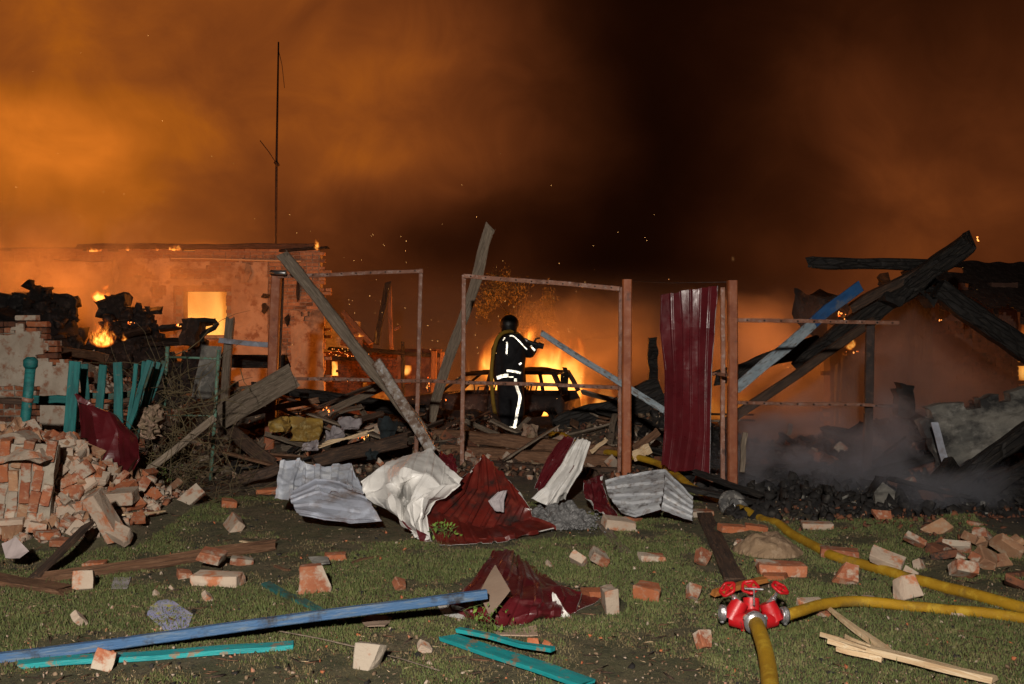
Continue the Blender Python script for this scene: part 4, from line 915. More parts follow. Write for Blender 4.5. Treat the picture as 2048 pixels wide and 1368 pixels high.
plate('cardboard_piece', gp([(985, 1268), (1072, 1256), (1076, 1274), (1000, 1279)]), .006, cardboard, 'thin brown cardboard strip under the front edge of the maroon sheet', 'cardboard', .02)
plate('paper_sheet', gp([(722, 1250), (742, 1233), (785, 1240), (770, 1264), (735, 1262)]), .004, cardboard, 'greyish paper scrap lying below the blue beam', 'paper', .04)
plate('paper_sheet', [P(0, 1085, 6.75), P(28, 1070, 6.75), P(58, 1102, 6.6), P(36, 1115, 6.55), P(2, 1110, 6.6)], .004, paper, 'pinkish folded paper at the foot of the brick heap', 'paper', .05)
plate('paper_sheet', gp([(617, 1130), (655, 1128), (660, 1138), (628, 1141)], .05), .006, plaster_grey, 'flat grey shard behind the square brick', 'shard', .02)

# ------------------------------------------------------------------ beams and boards on the lawn
def onground(name, a, c, w, t_, m, lab, cat, dz=0, roll=0, **kw):
    p0, p1 = G(*a), G(*c); p0.z = H(p0.x, p0.y)+t_/2+dz; p1.z = H(p1.x, p1.y)+t_/2+dz
    return board(name, p0, p1, w, t_, m, lab, cat, roll=roll, **kw)
p0, p1 = P(-70, 1324, 4.8), P(975, 1188, 5.40)
board('blue_beam', p0, p1, .042, .05, beam_blue, 'long blue painted beam lying across the lawn to the maroon sheet', 'beam', seg=30, rag=(.1, .2), jit=.03, warp=.008)
onground('teal_plank', (30, 1338), (588, 1296), .085, .025, teal_bright, 'long teal plank lying below the blue beam', 'plank', rag=(.9, .1), seg=18)
onground('teal_plank', (528, 1172), (690, 1250), .06, .02, teal_dirty, 'dirty teal plank half hidden under the blue beam', 'plank', rag=(.6, .9), seg=12)
onground('teal_plank', (893, 1285), (1180, 1385), .10, .02, teal_bright, 'broad bright teal plank at the bottom edge', 'plank', dz=.02)
onground('teal_plank', (915, 1286), (1112, 1326), .04, .02, teal_bright, 'narrow teal strip above the broad teal plank', 'plank', dz=.05)
onground('brown_plank', (60, 1170), (555, 1100), .10, .03, wood_brown, 'long brown plank lying in the grass at left', 'plank', dz=.02, roll=.5, seg=18)
onground('brown_plank', (-30, 1162), (145, 1192), .14, .03, wood_brown, 'short brown plank end at the left edge', 'plank', rag=(.2, 1.5), dz=.01)
board('dark_plank', G(60, 1170)+Vector((0, 0, .02)), P(180, 1050, 7.25), .11, .03, wood_dark, 'dark plank leaning against the brick heap', 'plank', roll=-.5)
onground('dark_plank', (1408, 1035), (1470, 1175), .13, .025, wood_dark, 'dark burnt plank lying behind the red valve', 'plank', dz=.02, rag=(.7, .3))
onground('dark_plank', (595, 1018), (745, 1050), .10, .03, wood_dark, 'dark board in front of the grey flattened sheet', 'plank', dz=.09, rag=(1.4, .3), roll=.5)
onground('orange_plank', (1418, 1208), (1535, 1178), .06, .03, wood_orange, 'orange brown splintered plank behind the red valve', 'plank', dz=.04, rag=(1.4, .9))
onground('grey_plank', (1195, 1045), (1250, 1110), .09, .02, wood_grey, 'thin grey plank right of the ash patch', 'plank')
onground('grey_plank', (1440, 1190), (1555, 1170), .03, .02, wood_dark, 'thin dark batten behind the red valve', 'plank')
onground('pale_stick', (548, 1135), (580, 1145), .025, .012, wood_brown, 'short brown stick near the square brick', 'stick')
onground('pale_stick', (704, 1128), (760, 1112), .03, .012, wood_brown, 'light brown stick right of the orange brick', 'stick')
onground('pale_stick', (478, 1084), (506, 1090), .03, .012, wood_fresh, 'short pale wood chip above the brown plank', 'stick')
onground('pale_stick', (245, 1045), (330, 1038), .025, .012, wood_fresh, 'pale lath sticking out right of the brick heap', 'stick', dz=.05)
tube('wire', [G(*p)+Vector((0, 0, .02)) for p in ((500, 1265), (560, 1270), (640, 1285), (712, 1302))], .004, wood_grey, label='thin wire lying between the blue beam and the upright brick', cat='wire', K=5)
tube('wire', [G(*p)+Vector((0, 0, .02)) for p in ((740, 1310), (800, 1325), (880, 1350))], .004, wood_grey, label='thin wire right of the upright brick', cat='wire', K=5)
# split fresh wood
SW = thing('split_timber', G(1850, 1352), 'pale freshly split timber fanning into splinters at bottom right', 'timber')
def spl(a, c, w, w2):
    p0 = G(*a)+Vector((0, 0, .03)); p1 = G(*c)+Vector((0, 0, .05))
    M_ = frame_mat(p0, p1); L = (p1-p0).length; vs = []; n = 10
    for i in range(n+1):
        u = i/n; ww = w+(w2-w)*u; ww = max(ww, .003); o_ = noise.noise(Vector((u*2, a[0], 0)))*.015
        for y, z in ((-ww, -.012), (ww, -.010), (ww*.6, .014), (-ww*.5, .012)): vs.append(Vector((u*L, y+o_+noise.noise(Vector((u*9, y*20, a[1])))*.004, z)))
    fs = [(i*4+k, i*4+(k+1) % 4, i*4+4+(k+1) % 4, i*4+4+k) for i in range(n) for k in range(4)]+[(3, 2, 1, 0), tuple(n*4+k for k in range(4))]
    link('splinter', meshdata('splinter', vs, fs), wood_fresh, SW, M_)
spl((1990, 1372), (1740, 1318), .045, .055); spl((1790, 1328), (1652, 1230), .045, .006); spl((1770, 1320), (1640, 1288), .035, .004); spl((1760, 1325), (1655, 1302), .03, .005); spl((1765, 1330), (1672, 1318), .03, .004); spl((1765, 1318), (1690, 1292), .03, .003)
for k, (x, y) in enumerate(((1385, 1325), (20, 1050), (5, 1200))): pass
# cloth and other scraps
sheet('crumpled_bag', S([[(318, 1212, 5.9), (335, 1216, 5.9), (350, 1222, 5.85)], [(300, 1240, 5.75), (330, 1240, 5.7), (370, 1238, 5.7), ][:3], [(295, 1262, 5.6), (335, 1262, 5.5), (386, 1250, 5.6)], [(330, 1285, 5.3), (355, 1288, 5.28), (375, 1278, 5.35)]]), cloth_blue, cloth_blue, 1, 0, .03, 81, .7, 'crumpled violet and blue plastic bag caught behind the blue beam', 'plastic bag', ground_snap=True, NU=36, NV=30, cf=9)
sheet('plastic_scrap', S([[(228, 1172, 6.5), (262, 1168, 6.5)], [(222, 1192, 6.2), (255, 1196, 6.2)]]), cloth_pale, cloth_pale, 1, 0, .02, 82, .7, 'clear grey plastic scrap in the grass above the blue beam', 'plastic scrap', ground_snap=True, NU=20, NV=16, cf=12)
# ash heap
def heap(name, c, sx, sy, h, m, label, cat, seed, rough=.35, n=28):
    vs = []; fs = []
    for j in range(n+1):
        for i in range(n+1):
            x, y = (i/n*2-1)*sx, (j/n*2-1)*sy; r = math.sqrt((x/sx)**2+(y/sy)**2)
            q_ = Vector((c.x+x, c.y+y, 0)); z = max(0, 1-r*r)**.8*h*(1+rough*2*noise.noise(q_*7+Vector((seed, 0, 0))))+h*rough*.5*noise.noise(q_*22)
            vs.append((x, y, H(q_.x, q_.y)-c.z+(z if r < .98 else -.03)))
    for j in range(n):
        for i in range(n): a = j*(n+1)+i; fs.append((a, a+1, a+n+2, a+n+1))
    return tag(link(name, meshdata(name, vs, fs, False), m, None, Matrix.Translation(c)), label, cat)
o = heap('ash_heap', G(1120, 1045), .33, .42, .10, ashm, 'grey ash heap spilling right of the big maroon sheet', 'ash heap', 3, .7, 60); o['kind'] = 'stuff'
o = heap('dirt_clump', G(1535, 1105), .26, .22, .13, dirtm, 'brown clump of dry mortar and dirt beside the hose', 'dirt clump', 5, .3)
# wheel
WH = thing('small_wheel', G(1468, 1040), 'small dusty wheel lying at the foot of the right fence post', 'wheel')
c0 = P(1467, 1012, 9.0); M_ = Matrix.Translation(c0) @ Euler((math.radians(62), 0, math.radians(25))).to_matrix().to_4x4()
link('tyre', tube_mesh([(.10*math.cos(a), .10*math.sin(a), 0) for a in np.linspace(0, 6.2832, 29)[:-1]], .05, 10, True), rubber, WH, M_)
bm = bmesh.new(); cyl_bm(bm, (0, 0, -.03), (0, 0, .03), .055, K=18); cyl_bm(bm, (0, 0, -.045), (0, 0, .045), .02, K=10); link('rim', bm_mesh('rim', bm), galv, WH, M_)

# ------------------------------------------------------------------ valve (three-way hose divider)
DV = thing('hose_divider', P(1500, 1255, 5.42), 'red three-way hose divider with three red handwheels and silver couplings', 'hose divider')
YD = 5.45; s5 = YD/F
def D(px, py, dy=0): return P(px, py, YD+dy)
def bcyl(nm, a, c, r0, r1, m, K=20, par=None):
    bm = bmesh.new(); a = Vector(a); c = Vector(c); cyl_bm(bm, a-a, c-a, r0, r1, K)
    bmesh.ops.bevel(bm, geom=[e for e in bm.edges if len(e.link_faces) == 2 and e.calc_face_angle(0) > .8], offset=min(r0, r1)*.06, segments=1, affect='EDGES')
    me = bm_mesh(nm, bm, False)
    for p_ in me.polygons: p_.use_smooth = True
    me.set_sharp_from_angle(angle=.5)
    return link(nm, me, m, par or DV, Matrix.Translation(a))
bcyl('barrel', D(1461, 1240), D(1481, 1203, .02), .052, .046, red_paint); bcyl('barrel', D(1503, 1232, .07), D(1502, 1196, .10), .047, .045, red_paint); bcyl('barrel', D(1550, 1242), D(1534, 1205, .02), .052, .046, red_paint)
bcyl('manifold', D(1463, 1237, .0), D(1500, 1246, -.06), .042, .045, red_paint); bcyl('manifold', D(1548, 1238, .0), D(1512, 1246, -.06), .042, .045, red_paint); bcyl('manifold', D(1505, 1232, .08), D(1508, 1246, -.10), .05, .05, red_paint)
bcyl('foot', D(1486, 1245, -.04), D(1487, 1262, -.05), .018, .014, red_paint)
for (a, c, dy) in (((1478, 1208), (1455, 1178), .03), ((1502, 1196), (1500, 1174), .10), ((1538, 1210), (1560, 1176), .03)):
    A_, B_ = Vector(D(*a, dy)), Vector(D(*c, dy-.045)); bcyl('bonnet', A_, A_.lerp(B_, .45), .022, .015, alu); bcyl('spindle', A_.lerp(B_, .45), B_, .010, .007, alu)
    ax = (B_-A_).normalized(); hw = frame_mat(B_, B_+ax)
    w_ = link('handwheel', tube_mesh([Vector((0, .043*(1+.07*math.cos(5*a))*math.cos(a), .043*(1+.07*math.cos(5*a))*math.sin(a))) for a in np.linspace(0, 6.2832, 41)[:-1]], .0085, 8, True), red_paint, DV, hw)
    bm = bmesh.new(); cyl_bm(bm, (-.012, 0, 0), (.012, 0, 0), .014, K=10)
    for k in range(5): a = k*6.2832/5; cyl_bm(bm, (0, 0, 0), (0, .042*math.cos(a), .042*math.sin(a)), .006, K=6)
    link('spokes', bm_mesh('spokes', bm), red_paint, w_, hw)
t1 = D(1507, 1196, .02); bcyl('t_handle', D(1508, 1210, -.0), D(1508, 1177, .0), .005, .005, alu, 8); bcyl('t_handle', D(1489, 1177, .0), D(1526, 1179, .0), .006, .006, alu, 8)
def coupling(nm, c, ax, r, w_):
    ax = Vector(ax).normalized(); M_ = frame_mat(c, c+ax); o0 = None
    bm = bmesh.new(); n = 30; prof = [(-w_, r*.78), (-w_*.9, r*.95), (-w_*.4, r), (-w_*.35, r*.86), (0, r*.86), (.02*w_, r*1.03), (w_*.5, r*1.06), (w_*.55, r*.9), (w_, r*.84), (w_, r*.66), (-w_, r*.66)]
    vs = [(x, q_*math.cos(6.2832*k/n), q_*math.sin(6.2832*k/n)) for x, q_ in prof for k in range(n)]; m_ = len(prof)
    fs = [(j*n+k, j*n+(k+1) % n, ((j+1) % m_)*n+(k+1) % n, ((j+1) % m_)*n+k) for j in range(m_) for k in range(n)]
    o0 = link(nm, meshdata(nm, vs, fs, True), alu, DV, M_)
    for k in (0, 1, 2):
        a = k*2.1+.5; bm = bmesh.new(); vv = box_bm(bm, -.010, .012, r*.95, r*1.22, -.014, .014); bmesh.ops.bevel(bm, geom=bm.edges[:], offset=.004, segments=2, affect='EDGES')
        link('lug', bm_mesh('lug', bm), alu, o0, M_ @ Matrix.Rotation(a, 4, 'X'))
coupling('coupling', D(1510, 1245, -.15), (0.05, -1, -.12), .058, .028)
coupling('coupling', D(1445, 1226, .0), (-1, .1, .05), .043, .020); coupling('coupling', D(1569, 1230, .0), (1, .1, .02), .043, .020)
# hoses
def ghose(pts, r): return [Vector((p.x, p.y, max(p.z, H(p.x, p.y)+r*.85))) for p in smooth_path(pts, 10)]
def hose(nm, pts, r, m, label, n=10, snap=True):
    pth = smooth_path(pts, n)
    if snap: pth = [Vector((p.x, p.y, max(p.z, H(p.x, p.y)+r*.8))) for p in pth]
    rr = [r*(1+.03*noise.noise(p*3)) for p in pth]
    return tube(nm, pth, rr, m, label=label, cat='hose', K=14)
hose('fire_hose', [D(1511, 1247, -.16), P(1518, 1262, 5.15), P(1532, 1310, 4.85), P(1540, 1370, 4.5), P(1538, 1440, 4.15), P(1500, 1540, 3.7)], .040, hose_y, 'yellow fire hose running from the divider towards the bottom edge')
hose('fire_hose', [D(1574, 1230, 0), P(1600, 1222, 5.5), P(1650, 1208, 5.68), P(1720, 1203, 5.78), P(1830, 1215, 5.7), P(1940, 1240, 5.6), P(2060, 1268, 5.45), P(2250, 1320, 5.1)], .031, hose_y, 'yellow fire hose leaving the right side of the divider')
hose('fire_hose', [P(1478, 1022, 8.9), P(1530, 1050, 8.3), P(1595, 1082, 7.65), P(1660, 1118, 7.05), P(1740, 1148, 6.7), P(1830, 1180, 6.3), P(1940, 1215, 5.95), P(2060, 1252, 5.6), P(2250, 1300, 5.2)], .036, hose_y, 'yellow fire hose running past the bricks to the right edge, behind the other hose')
hose('fire_hose', [P(1020, 868, 15.1), P(1050, 885, 14.3), P(1110, 896, 13.2), P(1180, 901, 12.4), P(1250, 910, 11.6), P(1310, 925, 11.2), P(1350, 948, 10.6), P(1395, 985, 9.9), P(1440, 1012, 9.4), P(1482, 1030, 9.05)], .038, hose_y, 'yellow fire hose winding from the fireman past the orange fence post')

# ------------------------------------------------------------------ fireman
YF = 15.4
def Q(px, py, dy=0): return P(px, py, YF+dy)
FM = thing('person', P(1020, 869, YF), 'fireman in dark turnout gear with reflective stripes seen from behind, aiming a hose nozzle', 'person')
def skin(name, joints, edges, m, parent, sub=2, root=0, smooth=True):
    me = bpy.data.meshes.new(name); c0 = joints[root][0]
    me.from_pydata([tuple(j[0]-c0) for j in joints], edges, []); me.update()
    o = link(name, me, None, None, Matrix.Translation(c0)); sk = o.modifiers.new('skin', 'SKIN'); sk.use_smooth_shade = True
    for v, j in zip(me.skin_vertices[0].data, joints): v.radius = j[1] if isinstance(j[1], tuple) else (j[1], j[1]); v.use_root = False
    me.skin_vertices[0].data[root].use_root = True
    sb = o.modifiers.new('s', 'SUBSURF'); sb.levels = sub; sb.render_levels = sub
    bpy.context.view_layer.update(); dg = bpy.context.evaluated_depsgraph_get(); ev = o.evaluated_get(dg); m2 = bpy.data.meshes.new_from_object(ev)
    nm = o.name; bpy.data.objects.remove(o); m2.materials.clear(); m2.polygons.foreach_set('use_smooth', [True]*len(m2.polygons))
    return link(name, m2, m, parent, Matrix.Translation(c0))
J = [(Q(1020, 768), (.185, .15)),      # 0 pelvis
     (Q(1018, 738), (.20, .155)), (Q(1015, 710), (.225, .17)), (Q(1016, 688, .02), (.225, .15)), (Q(1018, 673, .04), (.11, .10)), (Q(1019, 662, .05), (.07, .07)), (Q(1020, 648, .06), (.10, .115)),
     (Q(1010, 785), (.125, .13)), (Q(1009, 815, .05), (.105, .11)), (Q(1007, 845), (.09, .10)), (Q(1006, 860), (.07, .075)), (Q(1007, 864, .16), (.055, .045)),  # left leg
     (Q(1031, 787), (.125, .13)), (Q(1036, 817, .06), (.108, .11)), (Q(1031, 845), (.09, .10)), (Q(1028, 859), (.07, .075)), (Q(1034, 863, .15), (.055, .045)),   # right leg
     (Q(1038, 681, .0), (.105, .105)), (Q(1050, 700, .05), (.088, .088)), (Q(1059, 710, .16), (.08, .08)), (Q(1066, 702, .24), (.06, .06)), (Q(1070, 695, .28), (.045, .045)),  # right arm
     (Q(1000, 682, .03), (.10, .10)), (Q(1004, 692, .28), (.08, .08)), (Q(1030, 694, .40), (.07, .07)), (Q(1056, 688, .38), (.055, .055)), (Q(1066, 687, .34), (.042, .042))]  # left arm
J = [(p_, (r_[0]*1.14, r_[1]*1.12) if isinstance(r_, tuple) else r_) for p_, r_ in J]
E = [(0, 1), (1, 2), (2, 3), (3, 4), (4, 5), (5, 6), (0, 7), (7, 8), (8, 9), (9, 10), (10, 11), (0, 12), (12, 13), (13, 14), (14, 15), (15, 16), (3, 17), (17, 18), (18, 19), (19, 20), (20, 21), (3, 22), (22, 23), (23, 24), (24, 25), (25, 26)]
body = skin('body', J, E, suit, FM)
for v in body.data.vertices:
    w_ = PW[body.name] @ v.co; v.co += v.normal*(.012*noise.noise(w_*6)+.008*noise.noise(Vector((w_.x*4, w_.y*4, w_.z*16))))
# jacket skirt
def ring_mesh(name, rows, m, parent, K=24, th=.012):
    vs = []; c0 = rows[0][0]
    for c, rx, ry in rows:
        for k in range(K): a = 6.2832*k/K; f_ = 1+.05*math.sin(a*3+c.z*5)+.03*math.sin(a*7); vs.append(c+Vector((rx*math.cos(a)*f_, ry*math.sin(a)*f_, 0))-c0)
    fs = [(j*K+k, j*K+(k+1) % K, (j+1)*K+(k+1) % K, (j+1)*K+k) for j in range(len(rows)-1) for k in range(K)]
    o = link(name, meshdata(name, vs, fs, True), m, parent, Matrix.Translation(c0)); mo = o.modifiers.new('t', 'SOLIDIFY'); mo.thickness = th; return o
ring_mesh('jacket', [(Q(1020, 764), .235, .20), (Q(1019, 752), .24, .2), (Q(1018, 735), .25, .2), (Q(1017, 712), .265, .2), (Q(1017, 697), .265, .19), (Q(1018, 684, .02), .23, .15), (Q(1018, 672, .03), .13, .12)], suit, FM)
ring_mesh('collar', [(Q(1019, 675, .04), .10, .10), (Q(1019, 665, .05), .085, .085)], suit, FM)
# helmet with visor and neck flap; face under it
hc = Q(1019, 650, .06)
bm = bmesh.new(); bmesh.ops.create_uvsphere(bm, u_segments=24, v_segments=16, radius=1)
for v in bm.verts:
    v.co = Vector((v.co.x*.142, v.co.y*.165, v.co.z*.15))
    if v.co.z < -.06: v.co.z = -.07-(.06 if v.co.y < 0 else 0)+(v.co.z+.06)*.2; v.co.x *= 1.05; v.co.y *= 1.05
link('helmet', bm_mesh('helmet', bm, True), helmetm, FM, Matrix.Translation(hc+Vector((0, 0, .01))) @ Matrix.Rotation(-.5, 4, 'Z'))
bm = bmesh.new(); bmesh.ops.create_uvsphere(bm, u_segments=20, v_segments=14, radius=1)
skinm = mat('skin', (.35, .20, .14), None, None, 5, .6, .1, 50)
for v in bm.verts:
    x, y, z = v.co; v.co = Vector((x*.078, y*.098, z*.12))
    if y > .5: v.co.y += .028*math.exp(-(x/.16)**2-((z+.05)/.28)**2) - .010*math.exp(-((abs(x)-.38)/.18)**2-((z-.15)/.14)**2) - .006*math.exp(-(x/.35)**2-((z+.42)/.07)**2)
hd = link('face', bm_mesh('face', bm, True), skinm, FM, Matrix.Translation(hc+Vector((.02, .03, -.045))) @ Matrix.Rotation(-.5, 4, 'Z'))
# gloves: palm, four fingers and a thumb each
def glove(c, ax, side, nm):
    M_ = frame_mat(c, c+ax); t_ = lambda x, y, z: M_ @ Vector((x, y, z)); o0 = None
    jo = [(t_(0, 0, 0), .034), (t_(.05, 0, 0), .04)]; ed = [(0, 1)]
    o0 = skin(nm, jo+[(t_(.085, 0, 0), .035)], [(0, 1), (1, 2)], suit, FM, 1)
    for k, l_ in enumerate((.07, .08, .075, .06)):
        y = (k-1.5)*.022; skin('finger', [(t_(.075, y, 0), .0105), (t_(.075+l_*.5, y, .0), .0105), (t_(.075+l_*.75, y, -.03*side), .010), (t_(.075+l_*.6, y, -.055*side), .009)], [(0, 1), (1, 2), (2, 3)], suit, o0, 1)
    skin('thumb', [(t_(.03, -.035, 0), .012), (t_(.055, -.062, -.015*side), .0115), (t_(.085, -.07, -.035*side), .010)], [(0, 1), (1, 2)], suit, o0, 1)
glove(Q(1069, 696, .27), Vector((.06, .02, .03)), 1, 'glove'); glove(Q(1064, 688, .35), Vector((.08, -.02, .01)), 1, 'glove')
# reflective tape laid on the body surface
dg = bpy.context.evaluated_depsgraph_get(); bpy.context.view_layer.update()
Vall = []; Fall = []
for o in [x for x in bpy.data.objects if x.parent == FM and x.name.split('.')[0] in ('body', 'jacket')]:
    off = len(Vall); Vall += [PW[o.name] @ v.co for v in o.data.vertices]; Fall += [tuple(i+off for i in p.vertices) for p in o.data.polygons]
BV = BVHTree.FromPolygons(Vall, Fall)
def strip(pts, wpx, nm='reflective_stripe', out=.012):
    pp = [Vector((x, y, 0)) for x, y in pts]; sm = smooth_path(pp, 5); vs = []; last = None
    for i, c in enumerate(sm):
        t_ = (sm[min(i+1, len(sm)-1)]-sm[max(0, i-1)]).normalized(); n_ = Vector((-t_.y, t_.x, 0))
        for s_ in (-.5, .5):
            q_ = c+n_*wpx*s_; w0 = Q(q_.x, q_.y, -1.2); d_ = (Q(q_.x, q_.y, 1)-w0).normalized(); h_ = BV.ray_cast(w0, d_)[0]
            if h_ is None: h_ = last or Q(q_.x, q_.y, -.1)
            last = h_; vs.append(h_-d_*out)
    c0 = vs[0]; fs = [(2*i, 2*i+1, 2*i+3, 2*i+2) for i in range(len(sm)-1)]
    o = link(nm, meshdata(nm, [v-c0 for v in vs], fs, True), tape, FM, Matrix.Translation(c0)); mo = o.modifiers.new('t', 'SOLIDIFY'); mo.thickness = .003; mo.offset = 0; return o
strip([(1019, 672), (1026, 672), (1036, 680), (1047, 692), (1054, 699)], 2.2)
strip([(1014, 684), (1014, 693), (1013, 708)], 3.2); strip([(1010, 675), (1006, 681)], 2.2)
strip([(1062, 691), (1066, 697), (1070, 701)], 3.6); strip([(1038, 729), (1043, 726)], 3.5)
strip([(1013, 741), (1028, 743), (1041, 746)], 4.5); strip([(994, 756), (1005, 752), (1017, 751)], 7); strip([(1018, 754), (1027, 754)], 2)
strip([(1031, 757), (1031, 763)], 5); strip([(1032, 770), (1036, 781), (1040, 793), (1038, 808), (1035, 822), (1032, 840), (1028, 856)], 5.8)
strip([(1008, 854), (1016, 857), (1034, 858)], 8.5); strip([(995, 857), (1003, 859)], 6)
NZ = thing('hose_nozzle', Q(1062, 690, .3), 'black hose nozzle held up in the hands of the fireman', 'nozzle')
def nz(nm, a, c, r0, r1, m, dy=.31):
    bm = bmesh.new(); A_, B_ = Q(*a, dy), Q(*c, dy); cyl_bm(bm, Vector(), B_-A_, r0, r1, 14); link(nm, bm_mesh(nm, bm), m, NZ, Matrix.Translation(A_))
nz('barrel', (1052, 682), (1076, 691), .035, .035, helmetm); nz('tip', (1076, 690), (1087, 693), .05, .045, helmetm); nz('coupling', (1046, 680), (1054, 683), .045, .045, galv)
nz('bail_handle', (1067, 685), (1073, 677), .014, .014, helmetm); nz('bail_handle', (1073, 677), (1080, 676), .014, .014, helmetm); nz('pistol_grip', (1066, 690), (1063, 702), .018, .02, helmetm)
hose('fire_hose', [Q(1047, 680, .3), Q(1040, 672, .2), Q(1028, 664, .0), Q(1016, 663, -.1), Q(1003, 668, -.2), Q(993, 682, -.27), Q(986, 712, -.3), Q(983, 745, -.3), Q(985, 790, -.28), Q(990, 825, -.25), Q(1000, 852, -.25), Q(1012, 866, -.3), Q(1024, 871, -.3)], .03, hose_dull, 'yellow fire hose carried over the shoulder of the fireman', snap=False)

# ------------------------------------------------------------------ teal picket fence, pipe post, gate, bush
PF = thing('picket_fence', G(190, 985), 'broken teal picket fence leaning in front of the rubble at left', 'fence')
def pk(a, c, w, Y=9.6, m=teal, Y2=None): board('picket', P(*a, Y), P(*c, Y2 or Y), w, .022, m, parent=PF, up=Vector((0, 1, 0)), rag=(.1, .1), jit=.02)
pk((131, 965), (152, 722), .105, 9.2); pk((172, 800), (168, 727), .08); pk((198, 825), (207, 729), .075); pk((240, 870), (234, 724), .085); pk((256, 860), (272, 727), .04); pk((254, 868), (299, 720), .05, 9.5)
pk((264, 880), (288, 722), .045, 9.8); pk((272, 880), (305, 722), .05, 9.9, teal_dirty); pk((280, 850), (318, 724), .045, 10, teal_dirty); pk((288, 830), (330, 722), .05, 10.1, teal_dirty); pk((178, 1010), (172, 900), .08, 9.3); pk((262, 960), (258, 880), .07, 9.7, teal_dirty)
board('fence_rail', P(62, 798, 9.7), P(140, 798, 9.7), .075, .04, teal, parent=PF, up=Vector((0, 1, 0))); board('fence_rail', P(105, 962, 9.3), P(170, 950, 9.4), .06, .04, teal_dirty, parent=PF, up=Vector((0, 1, 0)))
board('fence_rail', P(140, 792, 9.75), P(262, 790, 9.9), .06, .04, teal_dirty, parent=PF, up=Vector((0, 1, 0)))
board('dark_board', P(5, 800, 9.9), P(160, 806, 9.9), .06, .12, wood_dark, 'dark board lying behind the teal pipe post', 'board', up=Vector((0, 1, 0)))
TP = thing('pipe_post', P(50, 868, 8.9), 'round teal pipe post with a collar at the far left', 'post')
tube('pipe', [P(48, 872, 8.9), P(50, 845, 8.9), P(55, 800, 8.9), P(61, 735, 8.9)], [.03, .045, .045, .045], teal, TP, 14); tube('pipe_cap', [P(60.5, 737, 8.9), P(61, 732, 8.9), P(61.5, 720, 8.9), P(61.6, 714, 8.9)], [.046, .062, .062, .035], teal, TP, 14)
tube('pipe_collar', [P(54, 803, 8.9), P(56, 795, 8.9)], .05, rust_rail, TP, 12)
GT = thing('gate_frame', G(425, 960), 'thin pale green rod gate frame standing in the twigs', 'gate')
tube('rod', [P(328, 822, 10.8), P(335, 693, 10.8)], .022, green_rod, GT, 8); tube('rod', [P(421, 962, 10.6), P(430, 830, 10.6), P(437, 700, 10.6)], .02, green_rod, GT, 8)
tube('rod', [P(334, 714, 10.8), P(435, 717, 10.6)], .013, green_rod, GT, 8); tube('rod', [P(332, 830, 10.8), P(428, 832, 10.6)], .010, green_rod, GT, 8)
sheet('maroon_scrap', S([[(147, 788, 8.9), (152, 786, 8.9), (160, 800, 8.85), (175, 812, 8.9)],
      [(155, 845, 8.9), (185, 830, 8.8), (215, 826, 8.8), (238, 842, 8.95)],
      [(158, 905, 8.8), (195, 880, 8.65), (235, 868, 8.7), (270, 880, 8.9)],
      [(152, 940, 8.75), (195, 930, 8.6), (240, 925, 8.55), (282, 918, 8.8)],
      [(178, 985, 8.6), (200, 1000, 8.5), (225, 985, 8.45), (262, 955, 8.7)]]), maroon, maroon, 3, .004, .045, 91, .4, 'torn maroon metal scrap hooked on the teal pickets', NU=60, NV=60, cf=2.6, rag=.08)
# bush of dead twigs
BU = thing('dead_bush', G(360, 960), 'tangle of dead twigs with a few leaves growing around the green gate', 'bush')
R = random.Random(12)
def twigset(nm, cx, cy_, sx, sz, n, Y0, lmin, lmax, r):
    V = []; Fs = []
    for i in range(n):
        p = P(cx+R.gauss(0, sx), cy_+R.gauss(0, sz), Y0+R.gauss(0, .25)); d_ = Vector((R.gauss(0, 1), R.gauss(0, .5), R.gauss(.2, .8))).normalized(); L_ = R.uniform(lmin, lmax); pts = []
        for k in range(7): pts.append(p.copy()); d_ = (d_+Vector((R.gauss(0, .25), R.gauss(0, .2), R.gauss(-.05, .25)))).normalized(); p = p+d_*L_/6; p.z = max(p.z, H(p.x, p.y)+.01)
        m_ = tube_mesh(pts, [r*(1-.12*k) for k in range(7)], 4); off = len(V); V += [v.co.copy() for v in m_.vertices]; Fs += [tuple(j+off for j in q_.vertices) for q_ in m_.polygons]; bpy.data.meshes.remove(m_)
    o = link(nm, meshdata(nm, V, Fs), twigm, BU); o.matrix_basis = PW[BU.name].inverted(); o['kind'] = 'stuff'
twigset('twigs', 350, 840, 42, 55, 80, 10.3, .3, 1.1, .006); twigset('twigs', 330, 930, 55, 18, 110, 9.7, .2, .7, .004); twigset('twigs', 300, 780, 30, 30, 36, 10.2, .3, .8, .004); twigset('twigs', 400, 970, 70, 14, 70, 9.4, .3, 1.0, .004)
def leaves(nm, pts_, s_, m, parent):
    V = []; Fs = []
    for p in pts_:
        e = Euler((R.uniform(0, 6), R.uniform(0, 6), R.uniform(0, 6))).to_matrix(); s1 = s_*R.uniform(.5, 1.3); k = len(V)
        V += [p+e @ Vector(v)*s1 for v in ((-1, 0, 0), (0, -.45, .1), (1, 0, 0), (0, .45, .1))]; Fs += [(k, k+1, k+2, k+3)]
    o = link(nm, meshdata(nm, V, Fs), m, parent)
    if parent is not None: o.matrix_basis = PW[parent.name].inverted()
    o['kind'] = 'stuff'; return o
leaves('leaves', [P(310+R.gauss(0, 28), 945+R.gauss(0, 16), 9.6+R.gauss(0, .2)) for _ in range(260)], .016, leafm, BU)
o = sheet('cloth_clump', S([[(280, 815, 9.9), (305, 812, 9.7), (328, 818, 9.9)], [(278, 845, 9.8), (305, 845, 9.5), (330, 845, 9.8)], [(285, 875, 9.8), (300, 878, 9.6), (318, 870, 9.8)]]), cloth_pink, cloth_pink, 1, 0, .05, 93, .3, 'ragged pinkish beige cloth clump hanging in the dead twigs', 'cloth', NU=30, NV=30, cf=12)
